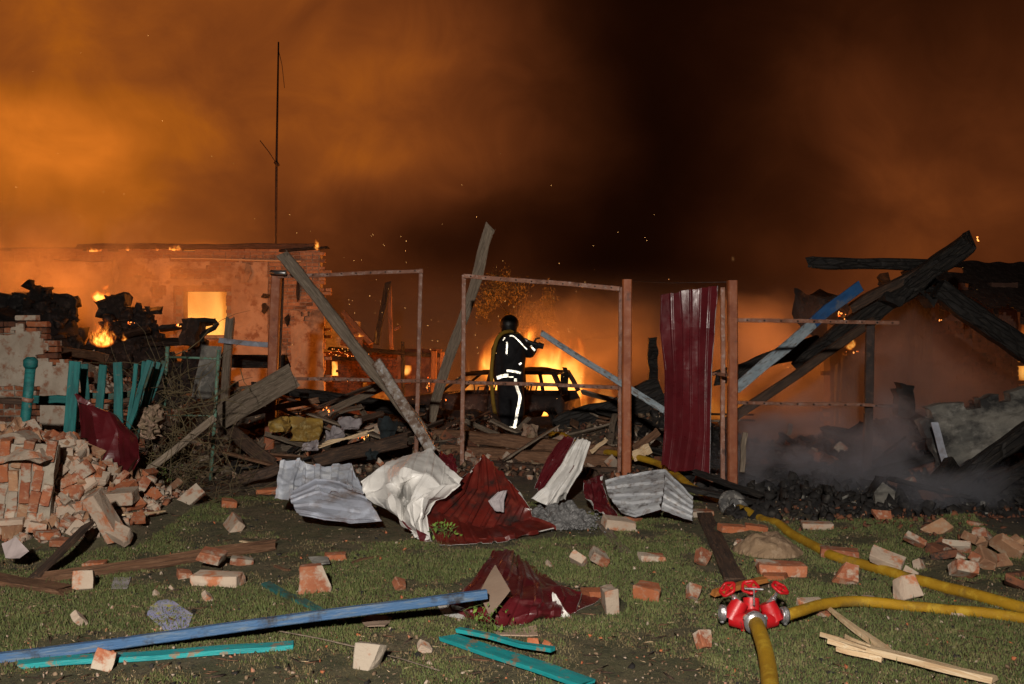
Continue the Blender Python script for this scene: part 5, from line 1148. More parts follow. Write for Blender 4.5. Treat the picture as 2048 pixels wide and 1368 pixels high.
for (cx, cy_) in ((950, 1238), (983, 1262), (893, 1075), (870, 1072)):
    pl = thing('weed', G(cx, cy_+8), {950: 'small bright green weed left of the front maroon sheet', 983: 'tiny green weed in front of the maroon sheet', 893: 'small weed at the front edge of the big maroon sheet', 870: 'small weed below the white sheet tail'}[cx], 'weed')
    b0 = G(cx, cy_+8)
    for k in range(5): tube('stem', [b0+Vector((R.gauss(0, .02), R.gauss(0, .02), 0)), b0+Vector((R.gauss(0, .04), R.gauss(0, .02), .07)), b0+Vector((R.gauss(0, .07), R.gauss(0, .02), .12))], .0025, leafm, pl, 4)
    leaves('leaves', [b0+Vector((R.gauss(0, .05), R.gauss(0, .03), R.uniform(.02, .15))) for _ in range(26)], .02, mat('weed_leaf', (.16, .26, .04), (.10, .18, .03), rand=.1), pl)

# ------------------------------------------------------------------ bricks lying on the lawn
def gbrick(px, py, wpx, lab, m=clay, kind='half', rot=(0, 0, 0), sc=None, dz=0, nm='brick', seed=None):
    seed = seed if seed is not None else int(px*7+py); Rr = random.Random(seed)
    p = G(px, py); me = {'full': BR_FULL, 'half': BR_HALF, 'bat': BR_BAT}[kind]; me = me[Rr.randrange(len(me))]
    e = Euler([math.radians(a) for a in rot]).to_matrix().to_4x4()
    bb = [e @ v.co for v in me.vertices]; wx = max(v.x for v in bb)-min(v.x for v in bb); s_ = sc or (wpx*p.y/F)/wx
    zmin = min(v.z for v in bb)*s_
    mw = Matrix.Translation((p.x, p.y+.04, H(p.x, p.y)-zmin-.012-.012*Rr.random()+dz)) @ e @ Matrix.Scale(s_, 4)
    return tag(put(me, m, nm, mw), lab, 'brick')
gbrick(676, 1122, 50, 'orange brick lying flat in front of the sheet heap', clay_bare, 'half', (3, 4, 22))
gbrick(630, 1186, 67, 'square-looking brick standing on edge left of centre', clay, 'bat', (88, 0, 4))
gbrick(738, 1345, 66, 'pinkish brick standing upright at the bottom, right of the teal plank', clay, 'bat', (80, 6, -8))
gbrick(848, 1312, 32, 'small pale mortar chunk right of the upright brick', clay_pale, 'bat', (20, 30, 20), nm='brick_chunk')
gbrick(1070, 1306, 34, 'small orange brick piece at the teal strip', clay_bare, 'bat', (70, 0, -20)); gbrick(1098, 1300, 26, 'tiny orange brick chip beside the teal strip', clay_bare, 'bat', (10, 40, 50), nm='brick_chunk')
gbrick(801, 1182, 30, 'small pink brick chunk above the blue beam', clay, 'bat', (30, 20, 40), nm='brick_chunk')
gbrick(205, 1345, 50, 'half brick standing on the teal plank below the blue beam', clay, 'bat', (72, 20, 10))
gbrick(165, 1183, 46, 'cream coloured brick piece in front of the brown plank', clay_pale, 'bat', (60, 0, 12)); gbrick(180, 1138, 44, 'flat orange brick end behind the brown plank', clay_bare, 'half', (4, 0, 8))
gbrick(432, 1172, 104, 'long pale pink brick, largest of the four at centre left', clay_pale, 'full', (2, 0, -8), dz=.0)
gbrick(418, 1146, 60, 'white and orange brick resting behind the long pale brick', clay, 'half', (8, 10, -10), dz=.06); gbrick(366, 1158, 36, 'small orange ended brick piece left of the long pale brick', clay, 'bat', (10, 10, 30)); gbrick(478, 1132, 48, 'white mortar faced brick by the end of the brown plank', clay, 'half', (5, 10, 14))
for (x, y, w_, l_) in ((152, 1256, 34, 'white plaster lump left above the blue beam'), (411, 1208, 26, 'small white lump below the four bricks'), (308, 1196, 16, 'tiny white pebble left of the bricks'), (340, 1182, 14, 'tiny pale chip beside the bricks'), (1158, 1134, 38, 'white plaster chip below the ash heap'), (1525, 1238, 12, 'tiny pale pebble right of the valve'),
                       (1735, 1285, 20, 'small white pebble below the yellow hose'), (1098, 1138, 14, 'tiny white chip right of the maroon sheet top')):
    gbrick(x, y, w_, l_, clay_pale, 'bat', (30, 40, x % 90), nm='plaster_lump')['category'] = 'lump'
gbrick(1200, 1136, 42, 'white chip with orange centre right of the plaster chip', clay, 'bat', (20, 30, 10), nm='brick_chunk')
gbrick(466, 1048, 20, 'small pink square brick chip in the grass above the brown plank', clay_bare, 'bat', (40, 0, 10), nm='brick_chunk'); gbrick(456, 1016, 36, 'orange brick chip at the edge of the twigs', clay_bare, 'bat', (8, 10, 20), nm='brick_chunk'); gbrick(530, 990, 46, 'orange brick piece left of the pale crumpled sheet', clay_bare, 'half', (5, 0, 5))
gbrick(1190, 1196, 62, 'orange brick lying behind the white faced brick', clay_bare, 'half', (3, 0, 4)); gbrick(1221, 1230, 36, 'white faced brick standing upright right of the maroon sheet', clay_pale, 'bat', (0, 84, 8), nm='brick')
gbrick(1300, 1200, 56, 'orange brick lying between white faced brick and red valve', clay_bare, 'bat', (4, 6, -24)); gbrick(1393, 1206, 36, 'pink brick piece left of the red valve', clay, 'bat', (50, 20, 10)); gbrick(1411, 1135, 40, 'wedge shaped orange brick above the valve', clay, 'bat', (60, 30, 20))
gbrick(1565, 1152, 92, 'large brick with thick mortar rim behind the valve', clay, 'full', (3, 2, -3), sc=1.25); gbrick(1695, 1170, 56, 'white and orange brick under the yellow hose', clay, 'bat', (40, 10, -12)); gbrick(1775, 1150, 70, 'pale rough brick tilted above the yellow hose', clay_pale, 'half', (30, 18, -30), dz=.03); gbrick(1815, 1205, 72, 'pale pink brick standing under the yellow hose at right', clay_pale, 'bat', (60, -10, 12), sc=1.15)
gbrick(1682, 1118, 80, 'long brick with white top edge lying in the ash beside the hose', clay, 'full', (2, 3, -14)); gbrick(1637, 1060, 64, 'long pale brick on the black ash', clay_pale, 'full', (3, 0, -8)); gbrick(1414, 1300, 38, 'pink half brick in the grass below the valve', clay, 'bat', (55, 10, 30))
gbrick(1302, 1126, 56, 'orange brick half covered by a thin board', clay, 'half', (5, 5, 6)); gbrick(1245, 1062, 70, 'pale brick at the foot of the ribbed sheet', clay_pale, 'half', (8, 10, 10)); gbrick(1268, 1046, 40, 'pink brick behind the pale brick at the ribbed sheet', clay, 'half', (5, 5, 40))
gbrick(1468, 1068, 60, 'orange brick below the small wheel', clay_bare, 'full', (4, 6, 10)); gbrick(1515, 1066, 46, 'orange brick right of the small wheel', clay_bare, 'half', (4, 6, -10)); gbrick(1478, 1092, 26, 'small pink brick chip below the wheel', clay, 'bat', (10, 6, 0), nm='brick_chunk'); gbrick(1400, 1035, 50, 'dark orange brick end behind the burnt plank', clay, 'half', (4, 0, 4))
gbrick(1625, 1218, 60, 'grey brick piece half behind the yellow hose', clay_pale, 'half', (8, 4, 20)); gbrick(1655, 1238, 50, 'red brick piece in front of the hose near the valve', clay, 'half', (8, 4, 14)); gbrick(1560, 1162, 60, 'broken orange brick under the large rimmed brick', clay_bare, 'half', (3, 0, -12), dz=-.01)
gbrick(1922, 1236, 44, 'white brick end behind the hoses at right', clay_pale, 'half', (3, 0, -8)); gbrick(1745, 1208, 26, 'small pale chip under the hose', clay_pale, 'bat', (3, 0, -8), nm='brick_chunk')
# heap of bricks on the right
RL = ['leftmost half brick of the loose heap at right, beside the white topped brick', 'half brick standing second from the left in the loose right heap', 'brick piece at the front of the left part of the right heap', 'half brick in the middle of the left part of the right heap', 'brick at the back left of the right heap, against the ash',
      'whole brick lying across the back of the right heap', 'half brick in the very middle of the right heap', 'brick stub right of the middle of the right heap', 'brick near the right edge, midway up the right heap', 'half brick on the crest of the right heap', 'brick stub on the crest towards the right edge', 'topmost brick at the right edge of the picture',
      'white and orange brick stub lying apart in front of the right heap', 'half brick at the front middle of the right heap', 'whole brick lying long at the front of the right heap', 'half brick in front of the right heap by the right edge', 'pale brick standing in the ash above the right heap', 'brick in the ash just above the crest of the right heap',
      'half brick low in the right part of the right heap', 'small brick stub left of the heap above the pale tilted brick', 'small brick stub between the tilted brick and the right heap', 'whole brick half out of the picture in the right heap', 'brick stub in front of the left part of the right heap', 'brick half hidden by smoke on the black ground', 'brick lying deeper in the smoke on the black ground']
R = random.Random(77)
for k, (x, y, w_, kd) in enumerate(((1825, 1095, 44, 'half'), (1870, 1108, 50, 'bat'), (1895, 1118, 50, 'half'), (1925, 1098, 50, 'half'), (1880, 1075, 44, 'half'), (1915, 1085, 56, 'full'), (1960, 1100, 60, 'half'), (1990, 1112, 55, 'bat'), (2025, 1095, 55, 'half'), (1965, 1078, 44, 'half'), (2005, 1075, 50, 'bat'), (2040, 1075, 50, 'half'),
                                       (1930, 1168, 48, 'bat'), (1965, 1140, 50, 'half'), (2000, 1140, 70, 'full'), (2030, 1170, 50, 'half'), (1900, 1062, 60, 'half'), (1955, 1060, 44, 'half'), (1985, 1125, 60, 'half'), (1815, 1135, 30, 'bat'), (1860, 1140, 30, 'bat'), (2040, 1130, 60, 'full'), (1930, 1125, 44, 'bat'), (1750, 1020, 40, 'half'), (1790, 1000, 36, 'half'))):
    o = gbrick(x-8+R.uniform(-26, 26), y+8+R.uniform(-14, 26), w_, RL[k], R.choice((clay, clay, clay_pale, clay_dusty, clay_soot)), kd, (R.uniform(-60, 60), R.uniform(-30, 30), R.uniform(-40, 40)), dz=R.uniform(-.03, .01)); o['group'] = 'bricks heaped at the right edge'
# heap of bricks on the left: random bricks settled on the mound
def brick_label(me, mm_, x, y, z, cx, cy_, sx, sy, where):
    colw = {'clay': 'mottled orange', 'clay_pale': 'pale mortar covered', 'clay_bare': 'clean orange', 'clay_soot': 'sooty dark', 'clay_dusty': 'dusty'}[mm_.name]
    sz = 'whole brick' if me in BR_FULL else ('broken brick' if me in BR_HALF else 'brick stub')
    a = 'far left of' if x < cx-1.1*sx else 'left in' if x < cx-.25*sx else 'middle of' if x < cx+.25*sx else 'right in' if x < cx+1.1*sx else 'far right of'
    d_ = 'front' if y < cy_-.5*sy else 'back' if y > cy_+.5*sy else 'centre'
    return '%s %s, %s %s, %s' % (colw, sz, a, where, d_)
def heapbricks(n, cx, cy_, sx, sy, lab, grp, ms, seed, full=.4, s_=1.0):
    R = random.Random(seed)
    for i in range(n):
        x, y = R.gauss(cx, sx), R.gauss(cy_, sy); z = H(x, y)
        me = R.choice(BR_FULL) if R.random() < full else R.choice(BR_HALF+BR_BAT)
        e = Euler((R.uniform(-.9, .9)+(1.57 if R.random() < .3 else 0), R.uniform(-.7, .7), R.uniform(0, 6.28))).to_matrix().to_4x4()
        mw = Matrix.Translation((x, y, z+.02+R.uniform(0, .03))) @ e @ Matrix.Scale(s_*R.uniform(.9, 1.15), 4); mm_ = R.choice(ms); o = put(me, mm_, 'brick', mw); tag(o, brick_label(me, mm_, x, y, z, cx, cy_, sx, sy, lab), 'brick', grp)
heapbricks(150, -4.05, 8.35, .5, .42, 'the rubble heap at the left', 'bricks of the left rubble heap', (clay, clay_pale, clay_pale, clay_bare, clay_dusty), 5, full=.2)
heapbricks(40, -3.62, 8.0, .16, .22, 'the rubble heap at the left', 'bricks of the left rubble heap', (clay, clay_pale, clay_pale), 15)
heapbricks(55, -5.6, 12.3, .8, .45, 'the rubble behind the teal pickets', 'bricks behind the teal pickets', (clay, clay_pale, clay_soot), 6)
heapbricks(34, 4.2, 11.0, 1.2, .7, 'the burnt ground behind the fence', 'bricks on the burnt ground', (clay_soot, clay_soot, clay), 8)
heapbricks(40, -.4, 12.3, 1.6, .5, 'the debris behind the fireman side fence', 'bricks in the debris behind the fence', (clay, clay_soot, clay_pale), 9)
for (x, y, w_, kd, rt, mt, l_) in ((205, 1092, 72, 'full', (20, 62, 20), clay_pale, 'long pale mortared brick leaning at the front of the left heap'), (238, 1100, 60, 'half', (30, 20, -20), clay_pale, 'pale brick right of the leaning one at the front of the left heap'),
                                   (215, 1025, 110, 'full', (6, -4, 6), clay_pale, 'long pale brick bridging the front of the left heap'), (262, 1028, 50, 'half', (40, 0, 50), clay_bare, 'orange brick end right of the long bridging brick'),
                                   (85, 1090, 56, 'half', (5, 5, 30), clay_bare, 'orange brick at the front foot of the left heap'), (115, 1098, 46, 'half', (10, 5, 20), clay, 'brick touching the dark plank in the left heap'), (275, 1052, 30, 'bat', (30, 0, 10), clay_bare, 'small orange brick fallen right of the left heap')):
    gbrick(x, y, w_, l_, mt, kd, rt, dz=.03)
# fallen chunk of brick wall standing on its side, far left
WC = thing('wall_chunk', P(50, 1080, 7.6), 'fallen chunk of brick wall with plaster cap at the far left', 'wall chunk')
R = random.Random(4); Mw = Matrix.Translation(P(52, 980, 7.75)) @ Euler((math.radians(-14), math.radians(96), math.radians(4))).to_matrix().to_4x4()
for i in range(6):
    for j in range(-2, 3):
        x = -.48+i*.165+(.06 if j % 2 else 0); z = j*.077
        if i == 0 or x > .40 or (j == 2 and i > 3) or R.random() < .03+.35*(i == 0)*(j % 2): continue
        put(R.choice(BR_FULL), R.choice((clay, clay, clay, clay_bare, clay_dusty)), 'brick', Mw @ Matrix.Translation((x+R.uniform(-.01, .01), R.uniform(-.015, .01)-.05, z+R.uniform(-.006, .006))) @ Euler((R.uniform(-.12, .12), R.uniform(-.12, .12), R.uniform(-.14, .14))).to_matrix().to_4x4() @ Matrix.Diagonal((.66, 1, 1.08, 1)), WC)
bm = bmesh.new(); box_bm(bm, -.36, .38, -.092, .12, -.2, .2); bmesh.ops.subdivide_edges(bm, edges=bm.edges[:], cuts=6, use_grid_fill=True)
for v in bm.verts: v.co += Vector([noise.noise(v.co*7+Vector((k*5., 0, 0)))*.03 for k in range(3)])
link('mortar_core', bm_mesh('mortar_core', bm), mortar, WC, Mw)
tag(slab('plaster_chunk', lambda u, v: P(-30+u*115-v*10, 932-v*52-12*math.sin(u*3), 7.5+v*.3), .22, clay_pale, None, 18, 10, lambda u, v: v > .6 and u > .8, .03, rag=.05), 'broad cream plaster chunk on top of the fallen wall piece', 'plaster chunk')
# ruined stub of brick wall behind
RW = thing('ruined_wall', P(60, 820, 12.2), 'ruined stub of brick wall with peeling plaster behind the teal pipe post', 'wall')
def rin(x, z): return z < py2z(640, 12)+.2*noise.noise(Vector((x*1.5, 0, 0)))-max(0, x-px2x(60, 12))*.95
brickwork(RW, px2x(-160, 12), px2x(250, 12), .3, 1.9, 12.0, rin, [clay, clay_bare, clay_soot], 12, lambda x, z: x > px2x(-40, 12), 200)
slab('plaster', lambda u, v: Vector((px2x(-160, 12)+u*2.4, 11.905, .3+v*1.6)), .03, plaster, RW, 50, 34, lambda u, v: not rin(px2x(-160, 12)+u*2.4, .38+v*1.6) or noise.noise(Vector((u*5, v*4, 2)))+.4*noise.noise(Vector((u*14, v*11, 2)))+(.55 if v < .4 and u < .62 else -.12) > .14, .008, rag=.03)
box('mortar_core', px2x(-160, 12), px2x(60, 12), 11.953, 12.35, .2, 1.62, mortar, RW, .05)

# ------------------------------------------------------------------ rubble, litter, chips (uncountable)
CH = [chunk_mesh(i, 9, (1, .8, .55)) for i in range(8)]; SP = [chunk_mesh(30+i, 8, (1, .14, .07)) for i in range(5)]
R = np.random.RandomState(8)
def around(n, boxes):
    out = []
    for k in range(n):
        x0, x1, y0, y1 = boxes[R.randint(len(boxes))]; x, y = R.uniform(x0, x1), R.uniform(y0, y1); out.append((x, y, H(x, y)+.01))
    return out
L1 = [(-5.2, -3.0, 7.4, 9.6), (-9, -4.6, 11.8, 14.5)]
scatter('rubble', CH, clay, around(1500, L1), .03+.12*R.rand(1500)**2, 1); scatter('rubble', CH, clay_pale, around(2600, L1), .03+.15*R.rand(2600)**2, 2); scatter('rubble', CH, clay_dusty, around(500, [(-4.9, -3.2, 7.7, 9.0)]), .05+.2*R.rand(500)**1.6, 13)
L2 = [(-4.2, 2.3, 10.8, 14.5), (-4.5, 0, 14, 17)]
scatter('rubble', CH, clay_soot, around(1800, L2), .03+.10*R.rand(1800)**2, 3); scatter('rubble', SP, wood_grey, around(900, L2), .08+.3*R.rand(900)**2, 14, flat=.35); scatter('rubble', SP, wood_fresh, around(160, L2), .06+.25*R.rand(160)**2, 15, flat=.35); scatter('rubble', CH, clay_pale, around(800, L2), .03+.12*R.rand(800)**2, 4); scatter('rubble', CH, wood_dark, around(1500, L2), .04+.14*R.rand(1500)**2, 5); scatter('rubble', CH, dirtm, around(1200, L2), .04+.12*R.rand(1200)**2, 12)
L3 = [(1.9, 7.5, 8.4, 14)]
scatter('charred_debris', CH, soot, around(4200, L3), .015+.22*R.rand(4200)**3.2, 6); scatter('charred_debris', CH, char, around(900, L3), .04+.2*R.rand(900)**2, 7); scatter('rubble', CH, plaster_grey, around(260, L3), .03+.1*R.rand(260)**2, 8)
scatter('rubble', CH, clay_soot, around(400, [(3.0, 4.6, 7.2, 8.4), (2.2, 5, 8, 9)]), .02+.07*R.rand(400)**2, 9)
L4 = [(-9.6, -4.6, 15.9, 17.8)]
scatter('charred_debris', CH, soot, around(900, L4), .08+.34*R.rand(900)**2, 10); scatter('charred_debris', CH, char, around(240, L4), .1+.4*R.rand(240)**2, 11)
def lawnpts(n, near=4.3, far=10):
    Y = near*(far/near)**R.rand(n); X = (R.rand(n)-.5)*2*(Y*.53); return [(x, y, H(x, y)+.004) for x, y in zip(X, Y)]
scatter('wood_chips', SP, wood_fresh, lawnpts(900), .015+.06*R.rand(900)**2, 20, flat=.2); scatter('wood_chips', SP, wood_brown, lawnpts(1600), .02+.12*R.rand(1600)**2, 21, flat=.2); scatter('wood_chips', SP, wood_dark, lawnpts(700), .03+.12*R.rand(700)**2, 22, flat=.2)
scatter('litter', CH, clay_pale, lawnpts(1400), .005+.035*R.rand(1400)**4, 23); scatter('litter', CH, clay_bare, lawnpts(600), .006+.035*R.rand(600)**4, 24); scatter('litter', CH, soot, lawnpts(500), .01+.05*R.rand(500)**2, 25, flat=.3)
scatter('litter', CH, dirtm, lawnpts(3500), .006+.03*R.rand(3500)**3, 26); scatter('ash_crumbs', CH, ashm, [(x, y, H(x, y)+.03) for x, y in zip(R.normal(.46, .16, 900)+R.normal(0, .05, 900), R.normal(8.3, .22, 900))], .008+.03*R.rand(900)**2, 27)
scatter('fallen_leaves', [chunk_mesh(70+i, 6, (1, .7, .12)) for i in range(4)], mat('dead_leaf', (.13, .075, .035), (.08, .05, .025), None, 6, .8), lawnpts(1400), .012+.02*R.rand(1400), 28, flat=.4)
# ------------------------------------------------------------------ logs and boards in the debris
for k, (a, Ya, c, Yc, w_, m, l_) in enumerate((
    ((862, 868), 13.2, (1235, 905), 12.0, .16, wood_brown, 'long scorched log, uppermost of the row behind the middle fence frame'),
    ((880, 900), 12.6, (1240, 925), 11.6, .15, wood_brown, 'long reddish log below the uppermost one'),
    ((870, 930), 12.0, (1250, 948), 11.3, .14, wood_dark, 'dark log third from the top in the row'),
    ((900, 955), 11.4, (1235, 972), 10.9, .11, wood_brown, 'thin brown beam lowest of the row near the orange post'),
    ((620, 925), 10.9, (815, 878), 11.6, .15, wood_dark, 'dark charred beam rising to the right above the pale sheet'),
    ((470, 965), 10.2, (560, 935), 10.4, .12, wood_dark, 'dark beam end left of the pale sheet'),
    ((600, 790), 15.5, (860, 825), 15.0, .2, char, 'black beam lying across the debris under the left fence frame'),
    ((640, 830), 14.2, (850, 862), 13.6, .16, char, 'charred board below the black beam'),
    ((1110, 875), 13.6, (1335, 788), 13.8, .5, char, 'dark slab of fallen roof sloping up behind the orange post'),
    ((1180, 905), 11.9, (1215, 878), 12.0, .05, wood_fresh, 'pale lath behind the orange post'), ((1265, 900), 11.6, (1318, 862), 11.8, .09, wood_brown, 'brown board end between post and maroon sheet'),
    ((1266, 915), 11.4, (1300, 895), 11.5, .12, wood_fresh, 'pale board end between the orange post and the maroon sheet'),
    ((480, 830), 12.4, (640, 800), 12.8, .08, wood_brown, 'brown batten behind the wide weathered plank'), ((500, 770), 14.4, (620, 790), 14.2, .12, char, 'black board behind the left fence post'))):
    tag(board('log' if 'log' in l_ else 'debris_board', P(*a, Ya), P(*c, Yc), w_, w_*(.9 if 'log' in l_ or 'beam' in l_ else .3), m, up=Vector((0, 1, 0)), seg=22, jit=.14, rag=(.8, .8)), l_, 'log' if 'log' in l_ else 'board')
R = random.Random(31)
for k in range(115):
    x, y = R.choice(((-2.6, 13.2), (-2.2, 12.2), (-.3, 12.8), (1.3, 12.6), (-2.8, 11.6), (2.0, 13.5), (-1, 15), (-3.4, 14.5))); x += R.gauss(0, .6); y += R.gauss(0, .5); z = H(x, y)+.04; L_ = R.uniform(.4, 1.5); a = R.uniform(0, 3.14)
    p0 = Vector((x, y, z)); p1 = p0+Vector((math.cos(a)*L_, math.sin(a)*L_*.6, R.uniform(-.05, .35)*L_))
    board('debris_board', p0, p1, R.uniform(.05, .14), .025, R.choice((wood_dark, char, wood_brown, wood_grey, wood_grey)), '%s board %s in the debris, %s the fireman' % (('short', 'longer')[L_ > .9], ('rising', 'lying flat')[p1.z-p0.z < .12], 'right of' if x > .3 else 'left of' if x < -1.2 else 'near'), 'board', 'boards in the debris behind the fence', roll=R.uniform(-.6, .6), rag=(.8, .8), seg=5)
for k in range(34):
    x, y = R.uniform(2.2, 6.5), R.uniform(9.0, 13); z = H(x, y)+.05; L_ = R.uniform(.3, 1.2); a = R.uniform(0, 3.14); p0 = Vector((x, y, z)); p1 = p0+Vector((math.cos(a)*L_, math.sin(a)*L_*.6, R.uniform(-.05, .3)*L_))
    board('charred_board', p0, p1, R.uniform(.05, .14), .04, char, '%s charred board %s in the ashes, %s' % (('short', 'long')[L_ > .75], ('sticking up', 'lying flat')[p1.z-p0.z < .08], 'near the right fence post' if x < 3.4 else 'before the plaster slab' if x > 5 else 'around the black upright'), 'board', 'charred boards in the ashes', roll=R.uniform(-.6, .6), rag=(.8, .8), seg=6, jit=.15)
for k in range(26):
    x, y = R.uniform(-9.3, -5.2), R.uniform(15.8, 17.4); z = H(x, y)+.05; L_ = R.uniform(.3, 1.3); a = R.uniform(0, 3.14); p0 = Vector((x, y, z)); p1 = p0+Vector((math.cos(a)*L_, math.sin(a)*L_*.4, R.uniform(-.1, .4)*L_))
    board('charred_board', p0, p1, R.uniform(.1, .25), .08, char, 'charred timber sticking from the dark mound before the burning house', 'board', 'charred timbers on the dark mound', roll=R.uniform(-.6, .6), rag=(.8, .8), seg=6, jit=.2)
# the bent loop and block silhouetted against the window
cbx = box('charred_block', P(368, 675, 16.4).x, P(398, 675, 16.4).x, 16.2, 16.6, P(0, 690, 16.4).z, P(0, 640, 16.4).z, soot, None, .08, (0, .2, 0), 'black block silhouetted before the glowing window', 'block')
tube('bent_strap', [P(*p, 16.4) for p in ((372, 648), (385, 641), (410, 640), (428, 642), (434, 648), (428, 656), (412, 664), (404, 672), (406, 684))], .045, char, label='bent black strap looping in front of the glowing window', cat='metal strap', K=6)
for (x0, x1, y0, y1, l_) in ((196, 222, 600, 614, 'black block on the crest of the dark mound under the flame'), (214, 250, 590, 618, 'larger black block on the crest of the dark mound'), (110, 150, 592, 612, 'rounded black lump on the dark mound crest'), (2, 22, 590, 612, 'black lump at the far left of the mound'), (26, 48, 588, 606, 'second black lump from the left on the mound')):
    a_, c_ = P(x0, y1, 17.2), P(x1, y0, 17.2); box('charred_block', a_.x, c_.x, 17.1, 17.45, a_.z-.15, c_.z, soot, None, .12, (0, .1, .1), l_, 'block')
# soft stuff in the middle debris
def lump(nm, px, py, w_, h_, Y, m, lab, cat, seed):
    return sheet(nm, S([[(px-w_/2, py-h_/2, Y+.1), (px, py-h_*.55, Y+.05), (px+w_/2, py-h_*.4, Y+.1)], [(px-w_*.5, py, Y), (px, py, Y-.15), (px+w_*.52, py, Y)], [(px-w_*.45, py+h_*.5, Y-.05), (px, py+h_*.5, Y-.2), (px+w_*.45, py+h_*.45, Y-.05)]]), m, m, 1, 0, .05, seed, .5, lab, cat, NU=24, NV=20, cf=1.5, rag=.04)
lump('foam_sheet', 612, 860, 62, 44, 12.4, foam, 'yellow foam slab lying in the debris inside the left fence frame', 'foam', 1); lump('foam_sheet', 560, 850, 40, 30, 12.2, foam, 'smaller yellow foam piece behind the orange fence post', 'foam', 2)
lump('cloth_lump', 668, 872, 36, 26, 11.9, cloth_pale, 'pale lilac cloth lump right of the yellow foam', 'cloth', 3); lump('cloth_lump', 700, 848, 44, 22, 12.6, cloth_pale, 'pale rubble cloth above the splintered laths', 'cloth', 4); lump('cloth_lump', 622, 893, 26, 20, 11.5, cloth_pale, 'small pale lump left of the splintered laths', 'cloth', 6)
lump('dark_rag', 775, 860, 34, 40, 12.1, mat('rag', (.02, .03, .035), (.012, .018, .02)), 'dark blue black rag beside the leaning strap', 'rag', 5); lump('dark_rag', 740, 905, 24, 30, 11.3, mat('rag', (.02, .03, .035)), 'dark rag below the charred beam', 'rag', 7); lump('dry_weed_clump', 1062, 868, 30, 40, 12.7, cloth_pink, 'tuft of dry fibre hanging on the scorched logs', 'fibre tuft', 9)
LT = thing('splintered_laths', P(690, 885, 11.4), 'bundle of splintered pale laths on the charred beam', 'laths')
for k in range(6): board('lath', P(636+k*3, 896-k*3, 11.35), P(748-k*3+R.uniform(-8, 8), 858+k*3, 11.5), .022, .012, wood_fresh, parent=LT, rag=(1, 1), seg=5)
for (a, c, Y, l_) in (((1484, 945), (1490, 862), 9.9, 'short pale stake right of the right fence post'), ((1575, 870), (1583, 846), 12, 'small stub on the ashes'),):
    board('stake', P(*a, Y), P(*c, Y), .05, .04, wood_grey, l_, 'stake', up=Vector((0, 1, 0)))
tube('rod', [P(1745, 925, 10.6), P(1812, 873, 10.4)], .014, rust_dark, label='thin rod rising from the ashes right of the black upright', cat='rod', K=6)
plate('plaster_fragment', [P(1748, 985, 9.2), P(1765, 965, 9.3), P(1790, 985, 9.2), P(1786, 1020, 8.9), P(1755, 1025, 8.85)], .06, plaster_grey, 'pale plaster fragment lying in the smoke under the black upright', 'plaster fragment', .03)

# ------------------------------------------------------------------ tree behind the fire
TR = thing('tree', P(1040, 800, 26.5), 'leafy tree lit orange by the fire behind the fireman', 'tree')
tube('trunk', [P(1040, 810, 26.5), P(1042, 720, 26.5), P(1030, 640, 26.5), P(1035, 580, 26.5)], [.14, .11, .07, .03], barkm, TR, 8)
for (a, c) in (((1040, 700), (1085, 610)), ((1034, 660), (985, 590)), ((1036, 640), (1060, 560))): tube('limb', [P(*a, 26.5), P((a[0]+c[0])/2+4, (a[1]+c[1])/2, 26.4), P(*c, 26.3)], [.05, .035, .015], barkm, TR, 6)
R = random.Random(3); pts_ = []
for (x, y, s1, n) in ((1090, 600, 15, 900), (1075, 640, 20, 1000), (1060, 670, 22, 700), (985, 590, 22, 700), (1000, 560, 20, 500), (1040, 590, 25, 700), (965, 620, 16, 350), (1095, 640, 12, 400), (1020, 640, 20, 300)):
    for _ in range(n):
        v = Vector((R.gauss(0, 1), R.gauss(0, 1), R.gauss(0, 1))); p = P(x, y, 26.4)+v*(s1*26/F*.62)
        if noise.noise(p*2.2) > -.12: pts_.append(p)
leaves('crown', pts_, .04, leaf_fire, TR)
# ------------------------------------------------------------------ smoke
def ico(name, c, size, m, label=None, kind='stuff', sub=3, box=False):
    bm = bmesh.new(); bmesh.ops.create_icosphere(bm, subdivisions=sub, radius=1.0)
    o = link(name, bm_mesh(name, bm), m, None, Matrix.Translation(c) @ Matrix.Diagonal((*size, 1))); return tag(o, label, None, None, kind)
def smoke(c, size, dens, col=(.8, .8, .8), **kw):
    i = len([o for o in bpy.data.objects if o.name.startswith('smoke')])
    return ico('smoke', c, size, smoke_mat('smoke_%d' % i, dens, col, i*3.3+1, size, **kw))
smoke(Vector((-1, 33, .3)), (30, 7.0, 3.9), .42, (.78, .7, .66), nscale=.3, th=(.36, .64), step=1.6, soft=.25)
smoke(P(1150, 690, 25.6), (3.6, 2.2, 2.1), .6, (.82, .74, .68), nscale=.7, th=(.38, .64), step=1.3, soft=.1)
smoke(P(1540, 720, 17.6), (3.4, 2.0, 1.9), .6, (.8, .72, .70), nscale=.9, th=(.40, .66), step=1.2)
smoke(P(1780, 780, 14.0), (3.4, 1.3, 1.8), 1.05, (.78, .74, .78), nscale=.9, th=(.38, .66), step=1.2, soft=.1)
smoke(P(1690, 925, 10.4), (2.3, 1.1, 1.15), 2.6, (.72, .76, .86), nscale=1.3, th=(.44, .68), step=1.0)
smoke(P(1850, 985, 9.2), (1.5, .7, .55), 2.2, (.72, .76, .86), nscale=1.8, th=(.44, .68), step=1.0)
smoke(P(90, 560, 19.2), (5.6, 1.5, 2.1), 1.15, (.8, .74, .68), nscale=.8, th=(.36, .66), step=1.2, soft=.1)

